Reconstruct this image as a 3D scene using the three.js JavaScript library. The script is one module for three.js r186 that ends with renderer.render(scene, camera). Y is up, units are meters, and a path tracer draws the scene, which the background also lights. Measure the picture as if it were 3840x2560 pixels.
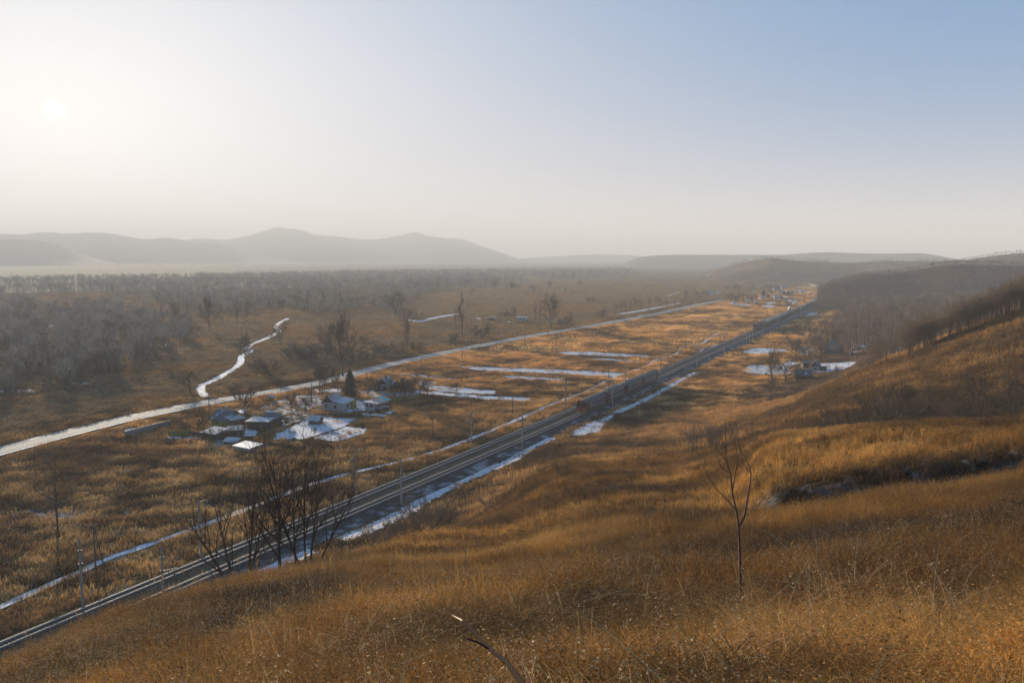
import * as THREE from 'three';
import { mergeGeometries } from 'three/addons/utils/BufferGeometryUtils.js';
import { ImprovedNoise } from 'three/addons/math/ImprovedNoise.js';

// ---------------------------------------------------------------- camera, sky, sun, haze, exposure
const scene = new THREE.Scene();
const EYE = 53, FPX = 2985, PITCH = 6.12 * Math.PI / 180;           // eye height over the valley, focal length in pixels of a 3840 px wide frame
const camera = new THREE.PerspectiveCamera(2 * Math.atan(1280 / FPX) * 180 / Math.PI, 1024 / 682, 0.2, 40000);
camera.position.set(0, EYE, 0);
camera.rotation.x = -PITCH;
const renderer = new THREE.WebGLRenderer();
renderer.toneMapping = THREE.LinearToneMapping;
renderer.toneMappingExposure = 2.3;
renderer.shadowMap.enabled = true;
const CP = Math.cos(PITCH), SP = Math.sin(PITCH), S = 3840 / 2352;
const ray = (px, py) => { const x = px - 1920, y = py - 1280; return [x, -(y * CP + FPX * SP), y * SP - FPX * CP]; };
const at = (px, py, h = 0) => { const [x, y, z] = ray(px, py), t = (EYE - h) / -y; return [x * t, z * t]; };   // where a line of sight meets the level h
const at2 = (x, y, h = 0) => at(x * S, y * S, h);

const sunDir = (() => { const v = new THREE.Vector3(...ray(200, 412)); return v.normalize(); })();
const sun = new THREE.DirectionalLight(new THREE.Color(1.0, 0.83, 0.6), 5);
sun.position.copy(sunDir).multiplyScalar(1500).add(new THREE.Vector3(0, 20, -250));
sun.target.position.set(0, 20, -250);
sun.name = 'sun'; sun.castShadow = true; sun.shadow.radius = 1.6;
Object.assign(sun.shadow.camera, { left: -700, right: 700, top: 500, bottom: -300, near: 10, far: 4000 });
sun.shadow.mapSize.set(4096, 4096);
scene.add(sun, sun.target);

{ // clear winter sky: pale haze at the horizon, a wide bright aureole round the low sun, blue away from it
  const W = 2048, H = 1024, data = new Float32Array(W * H * 4);
  const mix = (a, b, t) => a + (b - a) * t, clampS = (t) => { t = Math.min(1, Math.max(0, t)); return t * t * (3 - 2 * t); }, sunE = Math.asin(sunDir.y) * 180 / Math.PI;
  for (let r = 0; r < H; r++) for (let c = 0; c < W; c++) {
    const e = ((r + 0.5) / H - 0.5) * Math.PI, a = ((c + 0.5) / W - 0.5) * 2 * Math.PI;
    const x = Math.cos(a) * Math.cos(e), y = Math.sin(e), z = Math.sin(a) * Math.cos(e);
    const g = Math.acos(Math.min(1, x * sunDir.x + y * sunDir.y + z * sunDir.z)) * 180 / Math.PI, ed = Math.max(0, e * 180 / Math.PI);
    const away = clampS((g - 18) / 45), hor = Math.exp(-ed / mix(8.0, 4.7, away)), zen = Math.exp(-ed / 60);
    const de = Math.max(0, ed - (sunE - 2.5)) * 1.05, ga = Math.hypot(g, de), near = Math.exp(-Math.pow(ga / 28.5, 1.5)), core = Math.exp(-Math.pow(ga / 19, 1.3)) * 0.36;
    const i = (r * W + c) * 4;
    const deep = [mix(0.05, 0.095, zen), mix(0.18, 0.31, zen), mix(0.44, 0.605, zen)], low = [0.98, 0.82, 0.71], glow = [1.0, 0.955, 0.91];
    for (let k = 0; k < 3; k++) {
      let v = mix(deep[k], low[k], hor);
      v = mix(v, glow[k], Math.min(1, near * 0.92));
      v += core * [0.62, 0.60, 0.58][k];
      if (g < 0.7) v += 0.12 * Math.min(1, (0.7 - g) / 0.12);
      data[i + k] = v / 2.27;
    }
    data[i + 3] = 1;
  }
  const t = new THREE.DataTexture(data, W, H, THREE.RGBAFormat, THREE.FloatType);
  t.mapping = THREE.EquirectangularReflectionMapping; t.magFilter = THREE.LinearFilter; t.needsUpdate = true;
  scene.background = t; scene.environment = t;
}
scene.fog = new THREE.FogExp2(new THREE.Color(0.95, 0.97, 0.97), 0.000235);

// ---------------------------------------------------------------- small helpers
const rng = (seed) => () => { seed = (seed + 0x6d2b79f5) | 0; let t = Math.imul(seed ^ (seed >>> 15), 1 | seed); t = (t + Math.imul(t ^ (t >>> 7), 61 | t)) ^ t; return ((t ^ (t >>> 14)) >>> 0) / 4294967296; };
const PN = new ImprovedNoise();
const noise = (x, y, s = 0) => PN.noise(x + 31.7 * s, y + 17.3 * s, 0.37 + s * 1.9);
const fbm = (x, y, s = 0, o = 3) => { let v = 0, a = 0.5; for (let i = 0; i < o; i++) { v += a * noise(x, y, s + i * 3); x *= 2.13; y *= 2.07; a *= 0.5; } return v; };
const clamp = (x, a = 0, b = 1) => Math.min(b, Math.max(a, x));
const sm = (a, b, x) => { const t = clamp((x - a) / (b - a)); return t * t * (3 - 2 * t); };
const lerp = (a, b, t) => a + (b - a) * t;
const mix3 = (a, b, t) => [lerp(a[0], b[0], t), lerp(a[1], b[1], t), lerp(a[2], b[2], t)];
const RAD = Math.PI / 180;
const used = new Map();
const numbered = (n) => { const k = used.get(n) ?? 0; used.set(n, k + 1); return k ? n + '_' + String(k).padStart(3, '0') : n; };
const mat = (r, g, b, o = {}) => new THREE.MeshStandardMaterial({ color: new THREE.Color().setRGB(r, g, b), roughness: 0.9, ...o });
function mesh(name, geo, material, parent) { const m = new THREE.Mesh(geo, material); m.name = parent ? name : numbered(name); m.castShadow = m.receiveShadow = true; (parent || scene).add(m); return m; }
function tag(o, label, category, group, kind) { Object.assign(o.userData, { label }); if (category) o.userData.category = category; if (group) o.userData.group = group; if (kind) o.userData.kind = kind; return o; }
function thing(name, label, category, pos = [0, 0, 0], turn = 0, group) { const o = new THREE.Group(); o.name = numbered(name); o.position.set(...pos); o.rotation.y = turn; scene.add(o); return tag(o, label, category, group); }
function copy(root, pos, turn = 0, scale = 1, label, group) { const c = root.clone(); c.name = numbered(root.name.replace(/_\d{3}$/, '')); c.position.set(...pos); c.rotation.set(0, turn, 0); if (Array.isArray(scale)) c.scale.set(...scale); else c.scale.setScalar(scale); c.userData = { ...root.userData }; if (label) c.userData.label = label; if (group) c.userData.group = group; else if (group === null) delete c.userData.group; scene.add(c); return c; }
// collects triangles
class GB {
  constructor() { this.p = []; this.i = []; this.n = []; this.c = []; }
  get count() { return this.p.length / 3; }
  v(x, y, z, n, c) { this.p.push(x, y, z); if (n) this.n.push(...n); if (c) this.c.push(...c); return this.p.length / 3 - 1; }
  quad(a, b, c, d, col) { const k = this.count; for (const q of [a, b, c, d]) this.v(...q, null, col); this.i.push(k, k + 1, k + 2, k, k + 2, k + 3); return this; }
  tri(a, b, c, col) { const k = this.count; for (const q of [a, b, c]) this.v(...q, null, col); this.i.push(k, k + 1, k + 2); return this; }
  box(x0, x1, y0, y1, z0, z1, col) {
    const P = (x, y, z) => [x, y, z];
    this.quad(P(x0, y0, z1), P(x1, y0, z1), P(x1, y1, z1), P(x0, y1, z1), col).quad(P(x1, y0, z0), P(x0, y0, z0), P(x0, y1, z0), P(x1, y1, z0), col)
      .quad(P(x1, y0, z1), P(x1, y0, z0), P(x1, y1, z0), P(x1, y1, z1), col).quad(P(x0, y0, z0), P(x0, y0, z1), P(x0, y1, z1), P(x0, y1, z0), col)
      .quad(P(x0, y1, z1), P(x1, y1, z1), P(x1, y1, z0), P(x0, y1, z0), col).quad(P(x0, y0, z0), P(x1, y0, z0), P(x1, y0, z1), P(x0, y0, z1), col);
    return this;
  }
  bar(a, b, r, sides = 4, r2 = r) { return this.tube([a, b], [r, r2], sides); }
  tube(pts, rad, sides, col) {
    const V = pts.map((p) => new THREE.Vector3(...p)), base = this.count, up = new THREE.Vector3();
    let N = null;
    for (let k = 0; k < V.length; k++) {
      const T = V[Math.min(k + 1, V.length - 1)].clone().sub(V[Math.max(k - 1, 0)]).normalize();
      if (!N) { up.set(Math.abs(T.y) > 0.9 ? 1 : 0, Math.abs(T.y) > 0.9 ? 0 : 1, 0); N = up.clone().cross(T).normalize(); } else N.sub(T.clone().multiplyScalar(N.dot(T))).normalize();
      const B = T.clone().cross(N);
      for (let j = 0; j < sides; j++) {
        const a = j / sides * 2 * Math.PI, c = Math.cos(a), s = Math.sin(a), n = [N.x * c + B.x * s, N.y * c + B.y * s, N.z * c + B.z * s];
        this.v(V[k].x + n[0] * rad[k], V[k].y + n[1] * rad[k], V[k].z + n[2] * rad[k], n, col);
      }
    }
    for (let k = 0; k + 1 < V.length; k++) for (let j = 0; j < sides; j++) { const a = base + k * sides + j, b = base + k * sides + (j + 1) % sides; this.i.push(a, b, b + sides, a, b + sides, a + sides); }
    return this;
  }
  geo(smooth = false) {
    const g = new THREE.BufferGeometry();
    g.setAttribute('position', new THREE.Float32BufferAttribute(this.p, 3));
    if (this.c.length) g.setAttribute('color', new THREE.Float32BufferAttribute(this.c, 3));
    g.setIndex(this.i);
    if (this.n.length === this.p.length) g.setAttribute('normal', new THREE.Float32BufferAttribute(this.n, 3)); else g.computeVertexNormals();
    return g;
  }
}
function noiseTexture(size, seed, lo, hi, scale, detail = 4) { // tileable grey noise
  const R = rng(seed), d = new Uint8Array(size * size * 4), acc = new Float32Array(size * size);
  let amp = 1, tot = 0;
  for (let o = 0, n = scale; o < detail; o++, n *= 2, amp *= 0.62) {
    const lat = new Float32Array(n * n).map(() => R()); tot += amp;
    for (let y = 0; y < size; y++) for (let x = 0; x < size; x++) {
      const u = x / size * n, v = y / size * n, x0 = Math.floor(u), y0 = Math.floor(v), fx = u - x0, fy = v - y0, X1 = (x0 + 1) % n, Y1 = (y0 + 1) % n;
      acc[y * size + x] += amp * lerp(lerp(lat[y0 * n + x0], lat[y0 * n + X1], fx), lerp(lat[Y1 * n + x0], lat[Y1 * n + X1], fx), fy);
    }
  }
  for (let k = 0; k < size * size; k++) { const v = clamp(lerp(lo, hi, clamp((acc[k] / tot - 0.5) * 1.9 + 0.5))) * 255; d[k * 4] = d[k * 4 + 1] = d[k * 4 + 2] = v; d[k * 4 + 3] = 255; }
  const t = new THREE.DataTexture(d, size, size); t.wrapS = t.wrapT = THREE.RepeatWrapping; t.magFilter = THREE.LinearFilter; t.needsUpdate = true; return t;
}
const grain = noiseTexture(512, 5, 0.45, 1.0, 16, 5), grainSoft = noiseTexture(256, 9, 0.7, 1.0, 8, 4);
grain.colorSpace = grainSoft.colorSpace = THREE.SRGBColorSpace;

// ---------------------------------------------------------------- railway, road and path lines (world x, z)
function smoothLine(pts, step) { // Catmull-Rom, resampled evenly
  const c = new THREE.CatmullRomCurve3(pts.map(([x, z]) => new THREE.Vector3(x, 0, z)), false, 'centripetal'), n = Math.max(2, Math.round(c.getLength() / step));
  c.arcLengthDivisions = n * 4;
  return c.getSpacedPoints(n).map((v) => [v.x, v.z]);
}
const distLine = (line, x, z) => { // distance to a polyline, negative on its left
  let best = 1e9, side = 1;
  for (let k = 0; k + 1 < line.length; k++) {
    const [ax, az] = line[k], dx = line[k + 1][0] - ax, dz = line[k + 1][1] - az, t = clamp(((x - ax) * dx + (z - az) * dz) / (dx * dx + dz * dz)), ex = x - ax - dx * t, ez = z - az - dz * t, d = ex * ex + ez * ez;
    if (d < best) { best = d; side = dx * ez - dz * ex > 0 ? 1 : -1; }
  }
  return Math.sqrt(best) * side;
};
const trackCtl = [[-195, 148], [-149, 59.5], [-102.9, -29.2], [-56.8, -117.8], [12.1, -244.6], [92, -399], [173.3, -555.7], [242.3, -688.9], [311, -822], [385, -978], [437, -1105], [473, -1200], [520, -1350], [555, -1475], [590, -1650], [622, -1850], [642, -2050]];
const trackAxis = smoothLine(trackCtl, 3), trackCoarse = smoothLine(trackCtl, 60);
const offsetLine = (line, d) => line.map(([x, z], k) => { const a = line[Math.max(0, k - 1)], b = line[Math.min(line.length - 1, k + 1)], l = Math.hypot(b[0] - a[0], b[1] - a[1]); return [x - (b[1] - a[1]) / l * d, z + (b[0] - a[0]) / l * d]; }); // + is the right-hand side
const roadPx = [[-420, 1810], [0, 1694], [245, 1628], [490, 1569], [784, 1509], [1034, 1468], [1252, 1424.5], [1336, 1400], [1472, 1364.5], [1635, 1331], [1744, 1308], [1907, 1276], [2053, 1250], [2207, 1225], [2343, 1200], [2480, 1174], [2614, 1144], [2712, 1126]];
const roadAxis = smoothLine(roadPx.map(([x, y]) => at(x, y)), 4), roadCoarse = smoothLine(roadPx.map(([x, y]) => at(x, y)), 40);
const pathPx = [[-200, 2362], [0, 2278], [163, 2204], [294, 2150], [392, 2101], [500, 2063], [696, 1995], [1007, 1879], [1115, 1835], [1280, 1784], [1444, 1746], [1609, 1703], [1760, 1648], [1900, 1592], [1968, 1562], [2036, 1531], [2104, 1504], [2189, 1473], [2237, 1450], [2290, 1420], [2360, 1396], [2424, 1375], [2458, 1352], [2526, 1334], [2560, 1305], [2625, 1291], [2650, 1278], [2674, 1261], [2700, 1248]];
const pathAxis = smoothLine(pathPx.map(([x, y]) => at(x, y)), 3), pathCoarse = smoothLine(pathPx.map(([x, y]) => at(x, y)), 25);
const P1 = (x, y) => at(x * 0.5442, 780 + y * 0.5442), P2 = (x, y) => at(1200 + x * 0.5442, 850 + y * 0.5442), P7 = (x, y) => at(1900 + x * 0.3401, 1300 + y * 0.3401);
const P5 = (x, y) => at(600 + x * 0.4252, 1380 + y * 0.4252), PR = (x, y) => at(2760 + x * 0.2041, 1260 + y * 0.2041), PF = (x, y) => at(2560 + x * 0.2721, 1060 + y * 0.2721), PB = (x, y) => at(1280 + x * 0.5484, 1700 + y * 0.5484);
const trackL = (pts) => smoothLine(pts, 3);
const lanePts = [[1985, 762], [1930, 790], [1900, 825], [1920, 850], [1880, 880], [1790, 920], [1720, 950], [1695, 970], [1722, 990], [1670, 1020], [1658, 1060], [1630, 1095], [1560, 1140], [1480, 1185], [1415, 1212], [1380, 1240], [1385, 1270], [1420, 1302]].map(([x, y]) => P1(x, y));
const laneAxis = smoothLine(lanePts, 3), laneCoarse = smoothLine(lanePts, 14);

// ---------------------------------------------------------------- terrain: radial profiles of the hillside that we stand on, its spurs and the valley floor
const tanDown = (x, y) => { const [a, b, c] = ray(x * S, y * S); return -b / Math.hypot(a, c); };
const Y = (r, x, y, add = 0) => [r, EYE - r * tanDown(x, y) + add];          // a point of the profile that is seen at (x, y)
const azOf = (x, y = 900) => { const [a, , c] = ray(x * S, y * S); return Math.atan2(a, -c) / RAD; };
const G0 = 51.2, FLAT = [[1500, 0], [4000, 0], [16000, 0]];
const plainCols = [ // azimuth, knots [r, h] x 13
  [azOf(-560), [[0, G0], [6, 48.4], [18, 42.5], [38, 32], [52, 24.5], [66, 17], [80, 9.5], [95, 3], [106, 0.3], [150, 0], [220, 0], [400, 0], [800, 0]]],
  [azOf(0, 1400), [[0, G0], [6, 48.7], [18, 44.0], Y(40, 0, 1512, -0.5), [54, 27.5], [70, 18.5], [88, 9], [104, 2.2], [114, 0.3], [160, 0], [240, 0], [420, 0], [800, 0]]],
  [azOf(276, 1350), [[0, G0], [6, 48.8], [18, 44.1], Y(42, 276, 1398, -0.5), [56, 28], [72, 19], [92, 9], [108, 2], [120, 0.2], [165, 0], [240, 0], [420, 0], [800, 0]]],
  [azOf(546, 1280), [[0, G0], [6, 48.9], [18, 44.3], Y(46, 546, 1326, -0.5), [60, 28.2], [78, 19], [100, 9], [120, 2], [134, 0.2], [170, 0], [250, 0], [420, 0], [800, 0]]],
  [azOf(784, 1240), [[0, G0], [6, 49.0], [18, 44.5], Y(50, 784, 1284, -0.5), [64, 27.8], [84, 19.5], [110, 9], [132, 2], [146, 0.2], [180, 0], [250, 0], [420, 0], [800, 0]]],
  [azOf(1069, 1180), [[0, G0], [6, 49.1], [18, 44.8], Y(54, 1069, 1256, -0.6), [70, 27.6], [94, 20], [124, 9.5], [150, 2.2], [166, 0.3], [190, 0], [260, 0], [420, 0], [800, 0]]],
  [azOf(1300, 1120), [[0, G0], [6, 49.2], [16, 45.6], Y(52, 1300, 1208, -0.4), Y(68, 1300, 1186, -0.6), Y(92, 1300, 1140), Y(140, 1300, 1070), [176, 6.5], [205, 2.0], [235, 0.3], [280, 0], [430, 0], [800, 0]]],
  [azOf(1600, 1080), [[0, G0], [6, 49.3], [15, 46.3], Y(46, 1600, 1192, -0.3), Y(60, 1600, 1180, -1.4), Y(76, 1600, 1148), Y(140, 1600, 1050), [185, 8.6], [215, 4.5], [250, 1.4], [310, 0.2], [440, 0], [800, 0]]],
  [azOf(1720, 1060), [[0, G0], [6, 49.35], [14, 46.75], Y(44, 1720, 1188, -0.3), Y(54, 1720, 1175, -2.4), Y(69, 1720, 1146), Y(128, 1720, 1022), Y(160, 1720, 1010, -1.4), Y(195, 1720, 985, -0.3), Y(225, 1720, 968), [300, 0.8], [440, 0], [800, 0]]],
  [azOf(1800, 1040), [[0, G0], [6, 49.4], [14, 46.9], Y(43, 1800, 1178, -0.35), Y(57, 1800, 1165, -3.4), Y(63, 1800, 1126), Y(122, 1800, 1004), Y(150, 1800, 995, -3), Y(190, 1800, 972), Y(240, 1800, 940), [300, 2.4], [440, 0.4], [800, 0]]],
  [azOf(1900, 1020), [[0, G0], [6, 49.4], [14, 47.0], Y(43, 1900, 1161, -0.35), Y(57, 1900, 1148, -4.0), Y(63, 1900, 1106), Y(117, 1900, 992), Y(146, 1900, 985, -3.8), Y(190, 1900, 945), Y(250, 1900, 889), [315, 5.5], [450, 1.5], [800, 0.5]]],
  [azOf(2000, 1000), [[0, G0], [6, 49.4], [14, 47.1], Y(43, 2000, 1142, -0.35), Y(57, 2000, 1128, -4.0), Y(63, 2000, 1086), Y(112, 2000, 983), Y(142, 2000, 976, -4.5), Y(190, 2000, 912, -1.2), Y(258, 2000, 846), [325, 11], [450, 4], [800, 4]]],
  [azOf(2200, 960), [[0, G0], [6, 49.5], [14, 47.3], Y(44, 2200, 1114, -0.35), Y(57, 2200, 1100, -3.8), Y(63, 2200, 1066), Y(107, 2200, 974), Y(138, 2200, 968, -5), Y(190, 2200, 868, -2), Y(264, 2200, 768), [330, 23], [470, 12], [800, 10]]],
  [azOf(2352, 940), [[0, G0], [6, 49.6], [14, 47.6], Y(45, 2352, 1088, -0.35), Y(58, 2352, 1076, -3.4), Y(64, 2352, 1046), Y(105, 2352, 967), Y(136, 2352, 962, -5), Y(190, 2352, 850, -2.5), Y(268, 2352, 710), [335, 34], [480, 22], [800, 18]]],
  [azOf(2700, 940), [[0, G0], [6, 50.2], [14, 49], [45, 47], [55, 45], [67, 46], [105, 46], [136, 43], [190, 47], [270, 57], [340, 57], [480, 48], [800, 40]]],
  [62, [[0, G0], [6, 51], [14, 51], [45, 54], [55, 54], [67, 56], [105, 62], [136, 66], [190, 75], [270, 84], [340, 85], [480, 82], [800, 70]]],
  [110, [[0, G0], [6, 52], [14, 54], [45, 64], [55, 67], [67, 71], [105, 82], [136, 88], [190, 97], [270, 105], [340, 105], [480, 100], [800, 90]]],
  [160, [[0, G0], [6, 51.6], [14, 52.5], [45, 56], [55, 57], [67, 58], [105, 62], [136, 65], [190, 70], [270, 74], [340, 74], [480, 70], [800, 60]]],
  [205, [[0, G0], [6, 51], [14, 50.4], [45, 48], [55, 47], [67, 46], [105, 43], [136, 41], [190, 38], [270, 34], [340, 31], [480, 20], [800, 10]]],
  [240, [[0, G0], [6, 49.6], [14, 47], [45, 36], [55, 32.5], [67, 28], [105, 15], [136, 7], [190, 1], [270, 0], [340, 0], [480, 0], [800, 0]]],
  [285, [[0, G0], [6, 48.4], [18, 42], [38, 31], [52, 23.5], [66, 16], [80, 8.5], [95, 2.5], [106, 0.2], [150, 0], [220, 0], [400, 0], [800, 0]]],
].map(([a, k]) => [a, [...k, [1500, k[12][1] * 0.9], [4000, 0], [12000, 0]]]).sort((a, b) => a[0] - b[0]);
function pchipSlopes(x, y) {
  const n = x.length, d = [], m = new Array(n).fill(0);
  for (let k = 0; k + 1 < n; k++) d.push((y[k + 1] - y[k]) / (x[k + 1] - x[k]));
  m[0] = d[0]; m[n - 1] = d[n - 2];
  for (let k = 1; k + 1 < n; k++) if (d[k - 1] * d[k] > 0) { const w1 = 2 * (x[k + 1] - x[k]) + x[k] - x[k - 1], w2 = x[k + 1] - x[k] + 2 * (x[k] - x[k - 1]); m[k] = (w1 + w2) / (w1 / d[k - 1] + w2 / d[k]); }
  return m;
}
const herm = (x, y, m, k, t) => { const h = x[k + 1] - x[k], s = clamp((t - x[k]) / h), s2 = s * s, s3 = s2 * s; return (2 * s3 - 3 * s2 + 1) * y[k] + (s3 - 2 * s2 + s) * h * m[k] + (3 * s2 - 2 * s3) * y[k + 1] + (s3 - s2) * h * m[k + 1]; };
const AZ0 = -75, ROWS = 1440, rows = [];
{
  const az = plainCols.map((c) => c[0]), NK = plainCols[0][1].length, first = plainCols.filter((c) => c[0] < 0), A = [...plainCols, ...plainCols.map(([a, k]) => [a + 360, k])].sort((p, q) => p[0] - q[0]);
  const ax = A.map((c) => c[0]), R = [], Hh = [];
  for (let k = 0; k < NK; k++) { R.push(A.map((c) => c[1][k][0])); Hh.push(A.map((c) => c[1][k][1])); }
  const RM = R.map((y) => pchipSlopes(ax, y)), HM = Hh.map((y) => pchipSlopes(ax, y));
  for (let r = 0; r < ROWS; r++) {
    let a = AZ0 + r * 360 / ROWS; while (a < ax[0]) a += 360;
    let i = 0; while (i + 2 < ax.length && ax[i + 1] < a) i++;
    const x = [], y = [];
    for (let k = 0; k < NK; k++) { x.push(herm(ax, R[k], RM[k], i, a)); y.push(herm(ax, Hh[k], HM[k], i, a)); }
    rows.push([x, y, pchipSlopes(x, y)]);
  }
}
function baseHeight(x, z) {
  const r = Math.hypot(x, z), a = (((Math.atan2(x, -z) / RAD - AZ0) % 360) + 360) % 360 / 360 * ROWS, i = Math.floor(a) % ROWS, t = a - Math.floor(a);
  const f = ([X, Yh, M]) => { let k = 0; while (k + 2 < X.length && X[k + 1] < r) k++; return herm(X, Yh, M, k, r); };
  return lerp(f(rows[i]), f(rows[(i + 1) % ROWS]), t);
}
function ground(x, z) {
  const h = baseHeight(x, z), r = Math.hypot(x, z), hill = sm(0.5, 8, h), nearC = sm(2, 12, r);
  return h + nearC * hill * (fbm(x / 14, z / 14, 1) * 1.1 + fbm(x / 3.2, z / 3.2, 2, 2) * 0.28) + (1 - hill) * fbm(x / 26, z / 26, 3, 2) * 0.25;
}
function hit(px, py) { // the first ground point along a line of sight
  const [x, y, z] = ray(px, py), L = Math.hypot(x, z);
  let r = 2, last = 2;
  for (; r < 9000; last = r, r *= 1.01) if (EYE + y / L * r < ground(x / L * r, z / L * r)) break;
  for (let k = 0; k < 12; k++) { const m = (last + r) / 2; if (EYE + y / L * m < ground(x / L * m, z / L * m)) r = m; else last = m; }
  const X = x / L * r, Z = z / L * r;
  return [X, ground(X, Z), Z];
}
const hit2 = (x, y) => hit(x * S, y * S);

// ---------------------------------------------------------------- ground colour (dry grass, reed, bare soil: own colours plus some painted shade)
const C = { dark: [0.088, 0.048, 0.019], rust: [0.22, 0.110, 0.026], orange: [0.36, 0.198, 0.066], tan: [0.46, 0.305, 0.125], grey: [0.235, 0.165, 0.088], olive: [0.20, 0.165, 0.06], pale: [0.175, 0.142, 0.088], snow: [0.78, 0.79, 0.82], soil: [0.10, 0.065, 0.04] };
const snowSpots = [ // thin snow caught between the stalks: [x, z, radius across, strength]
  ...[[330, 1185, 14, 0.8], [60, 1165, 12, 0.7], [140, 1190, 10, 0.6], [520, 1055, 10, 0.6], [440, 1040, 10, 0.6], [560, 1075, 8, 0.5], [260, 1250, 10, 0.6], [350, 1165, 10, 0.5]].map(([x, y, r, s]) => { const p = at2(x, y); return [p[0], p[1], r, s]; }),
];
const gullySnow = false ? [] : [[1760, 1158], [1850, 1132], [1930, 1116], [2040, 1095], [2120, 1088], [2220, 1078], [2320, 1062]].map(([x, y]) => { const h = hit2(x, y); return [h[0], h[2], 5, 0.24]; });
function groundColor(x, z, noSnow = false) {
  const r = Math.hypot(x, z), h = baseHeight(x, z), az = Math.atan2(x, -z) / RAD, hill = sm(1, 9, h);
  const n1 = fbm(x / 38, z / 30, 11), n2 = fbm(x / 9, z / 7, 12), n3 = fbm(x / 120, z / 70, 13, 2), n4 = noise(x / 2.3, z / 2.0, 14), rs = distLine(roadCoarse, x, z);
  let c = mix3(C.dark, C.orange, sm(-0.28, 0.30, n1 + n2 * 0.55 + 0.05));
  c = mix3(c, C.tan, sm(0.12, 0.42, n2 + n3 * 0.8) * 0.6);
  const beyond = sm(-2, -30, rs) * (1 - hill); // the meadow beyond the road is greyer
  c = mix3(c, mix3(C.grey, mix3(C.orange, C.dark, 0.35), sm(0.05, 0.35, n1 + n3)), beyond * 0.88);
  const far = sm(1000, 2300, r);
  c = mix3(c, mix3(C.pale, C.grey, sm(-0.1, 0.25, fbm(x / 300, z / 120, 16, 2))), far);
  const hc = mix3(mix3(C.dark, C.rust, sm(-0.35, 0.12, n1 * 0.8 + n2 * 0.6)), [0.47, 0.27, 0.075], sm(0.0, 0.36, n1 + n2 * 0.7) * 0.8);
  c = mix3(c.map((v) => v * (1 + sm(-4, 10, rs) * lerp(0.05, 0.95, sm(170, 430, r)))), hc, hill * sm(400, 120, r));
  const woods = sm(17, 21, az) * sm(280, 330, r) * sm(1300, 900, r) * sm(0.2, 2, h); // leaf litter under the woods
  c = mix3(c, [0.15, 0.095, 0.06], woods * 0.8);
  const gl = sm(14.5, 17.5, az) * sm(47, 51, r) * sm(65.5, 62.5, r); // the gully bank: its shade painted into the soil colour
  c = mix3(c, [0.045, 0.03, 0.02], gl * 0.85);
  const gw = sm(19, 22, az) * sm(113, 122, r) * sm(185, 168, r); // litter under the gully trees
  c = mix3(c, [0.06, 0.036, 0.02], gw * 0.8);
  c = c.map((v) => v * Math.max(0.3, 1 + n4 * 0.55 + n2 * 0.5));
  const scrub = sm(15.5, 20, az) * sm(165, 185, r) * sm(262, 225, r) * (0.55 + 0.45 * sm(0.2, -0.2, n1)); // scrub on the spur flank, the shade of its backlit face painted in
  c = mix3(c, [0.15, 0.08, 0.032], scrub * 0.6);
  if (noSnow) return c;
  const under = hill * sm(140, 100, r); // shade between the grass tufts painted into the ground colour
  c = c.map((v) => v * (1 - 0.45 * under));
  let sn = 0;
  if (r < 400) { for (const [sx, sz, sr, st] of snowSpots) { const d = Math.hypot(x - sx, (z - sz) * 0.7) / sr; if (d < 1.6) sn = Math.max(sn, st * sm(1.3, 0.3, d + n2 * 0.8) * sm(-0.1, 0.3, n4 + n2)); } for (const [sx, sz, sr, st] of gullySnow) { const d = Math.hypot(x - sx, z - sz) / sr; if (d < 1.6) sn = Math.max(sn, st * sm(1.2, 0.3, d + n2) * sm(-0.05, 0.35, n4 + noise(x / 0.9, z / 0.9, 4) * 0.7)); } }
  const dust = sm(0.33, 0.5, n2 * 0.8 + n4 * 0.35 + noise(x / 20, z / 20, 21) * 0.35) * 0.5 * (r < 700 ? 1 : 0.5) * (1 - far);
  sn = Math.max(sn, dust * (1 - hill * 0.6));
  return mix3(c, C.snow, sn);
}
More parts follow.
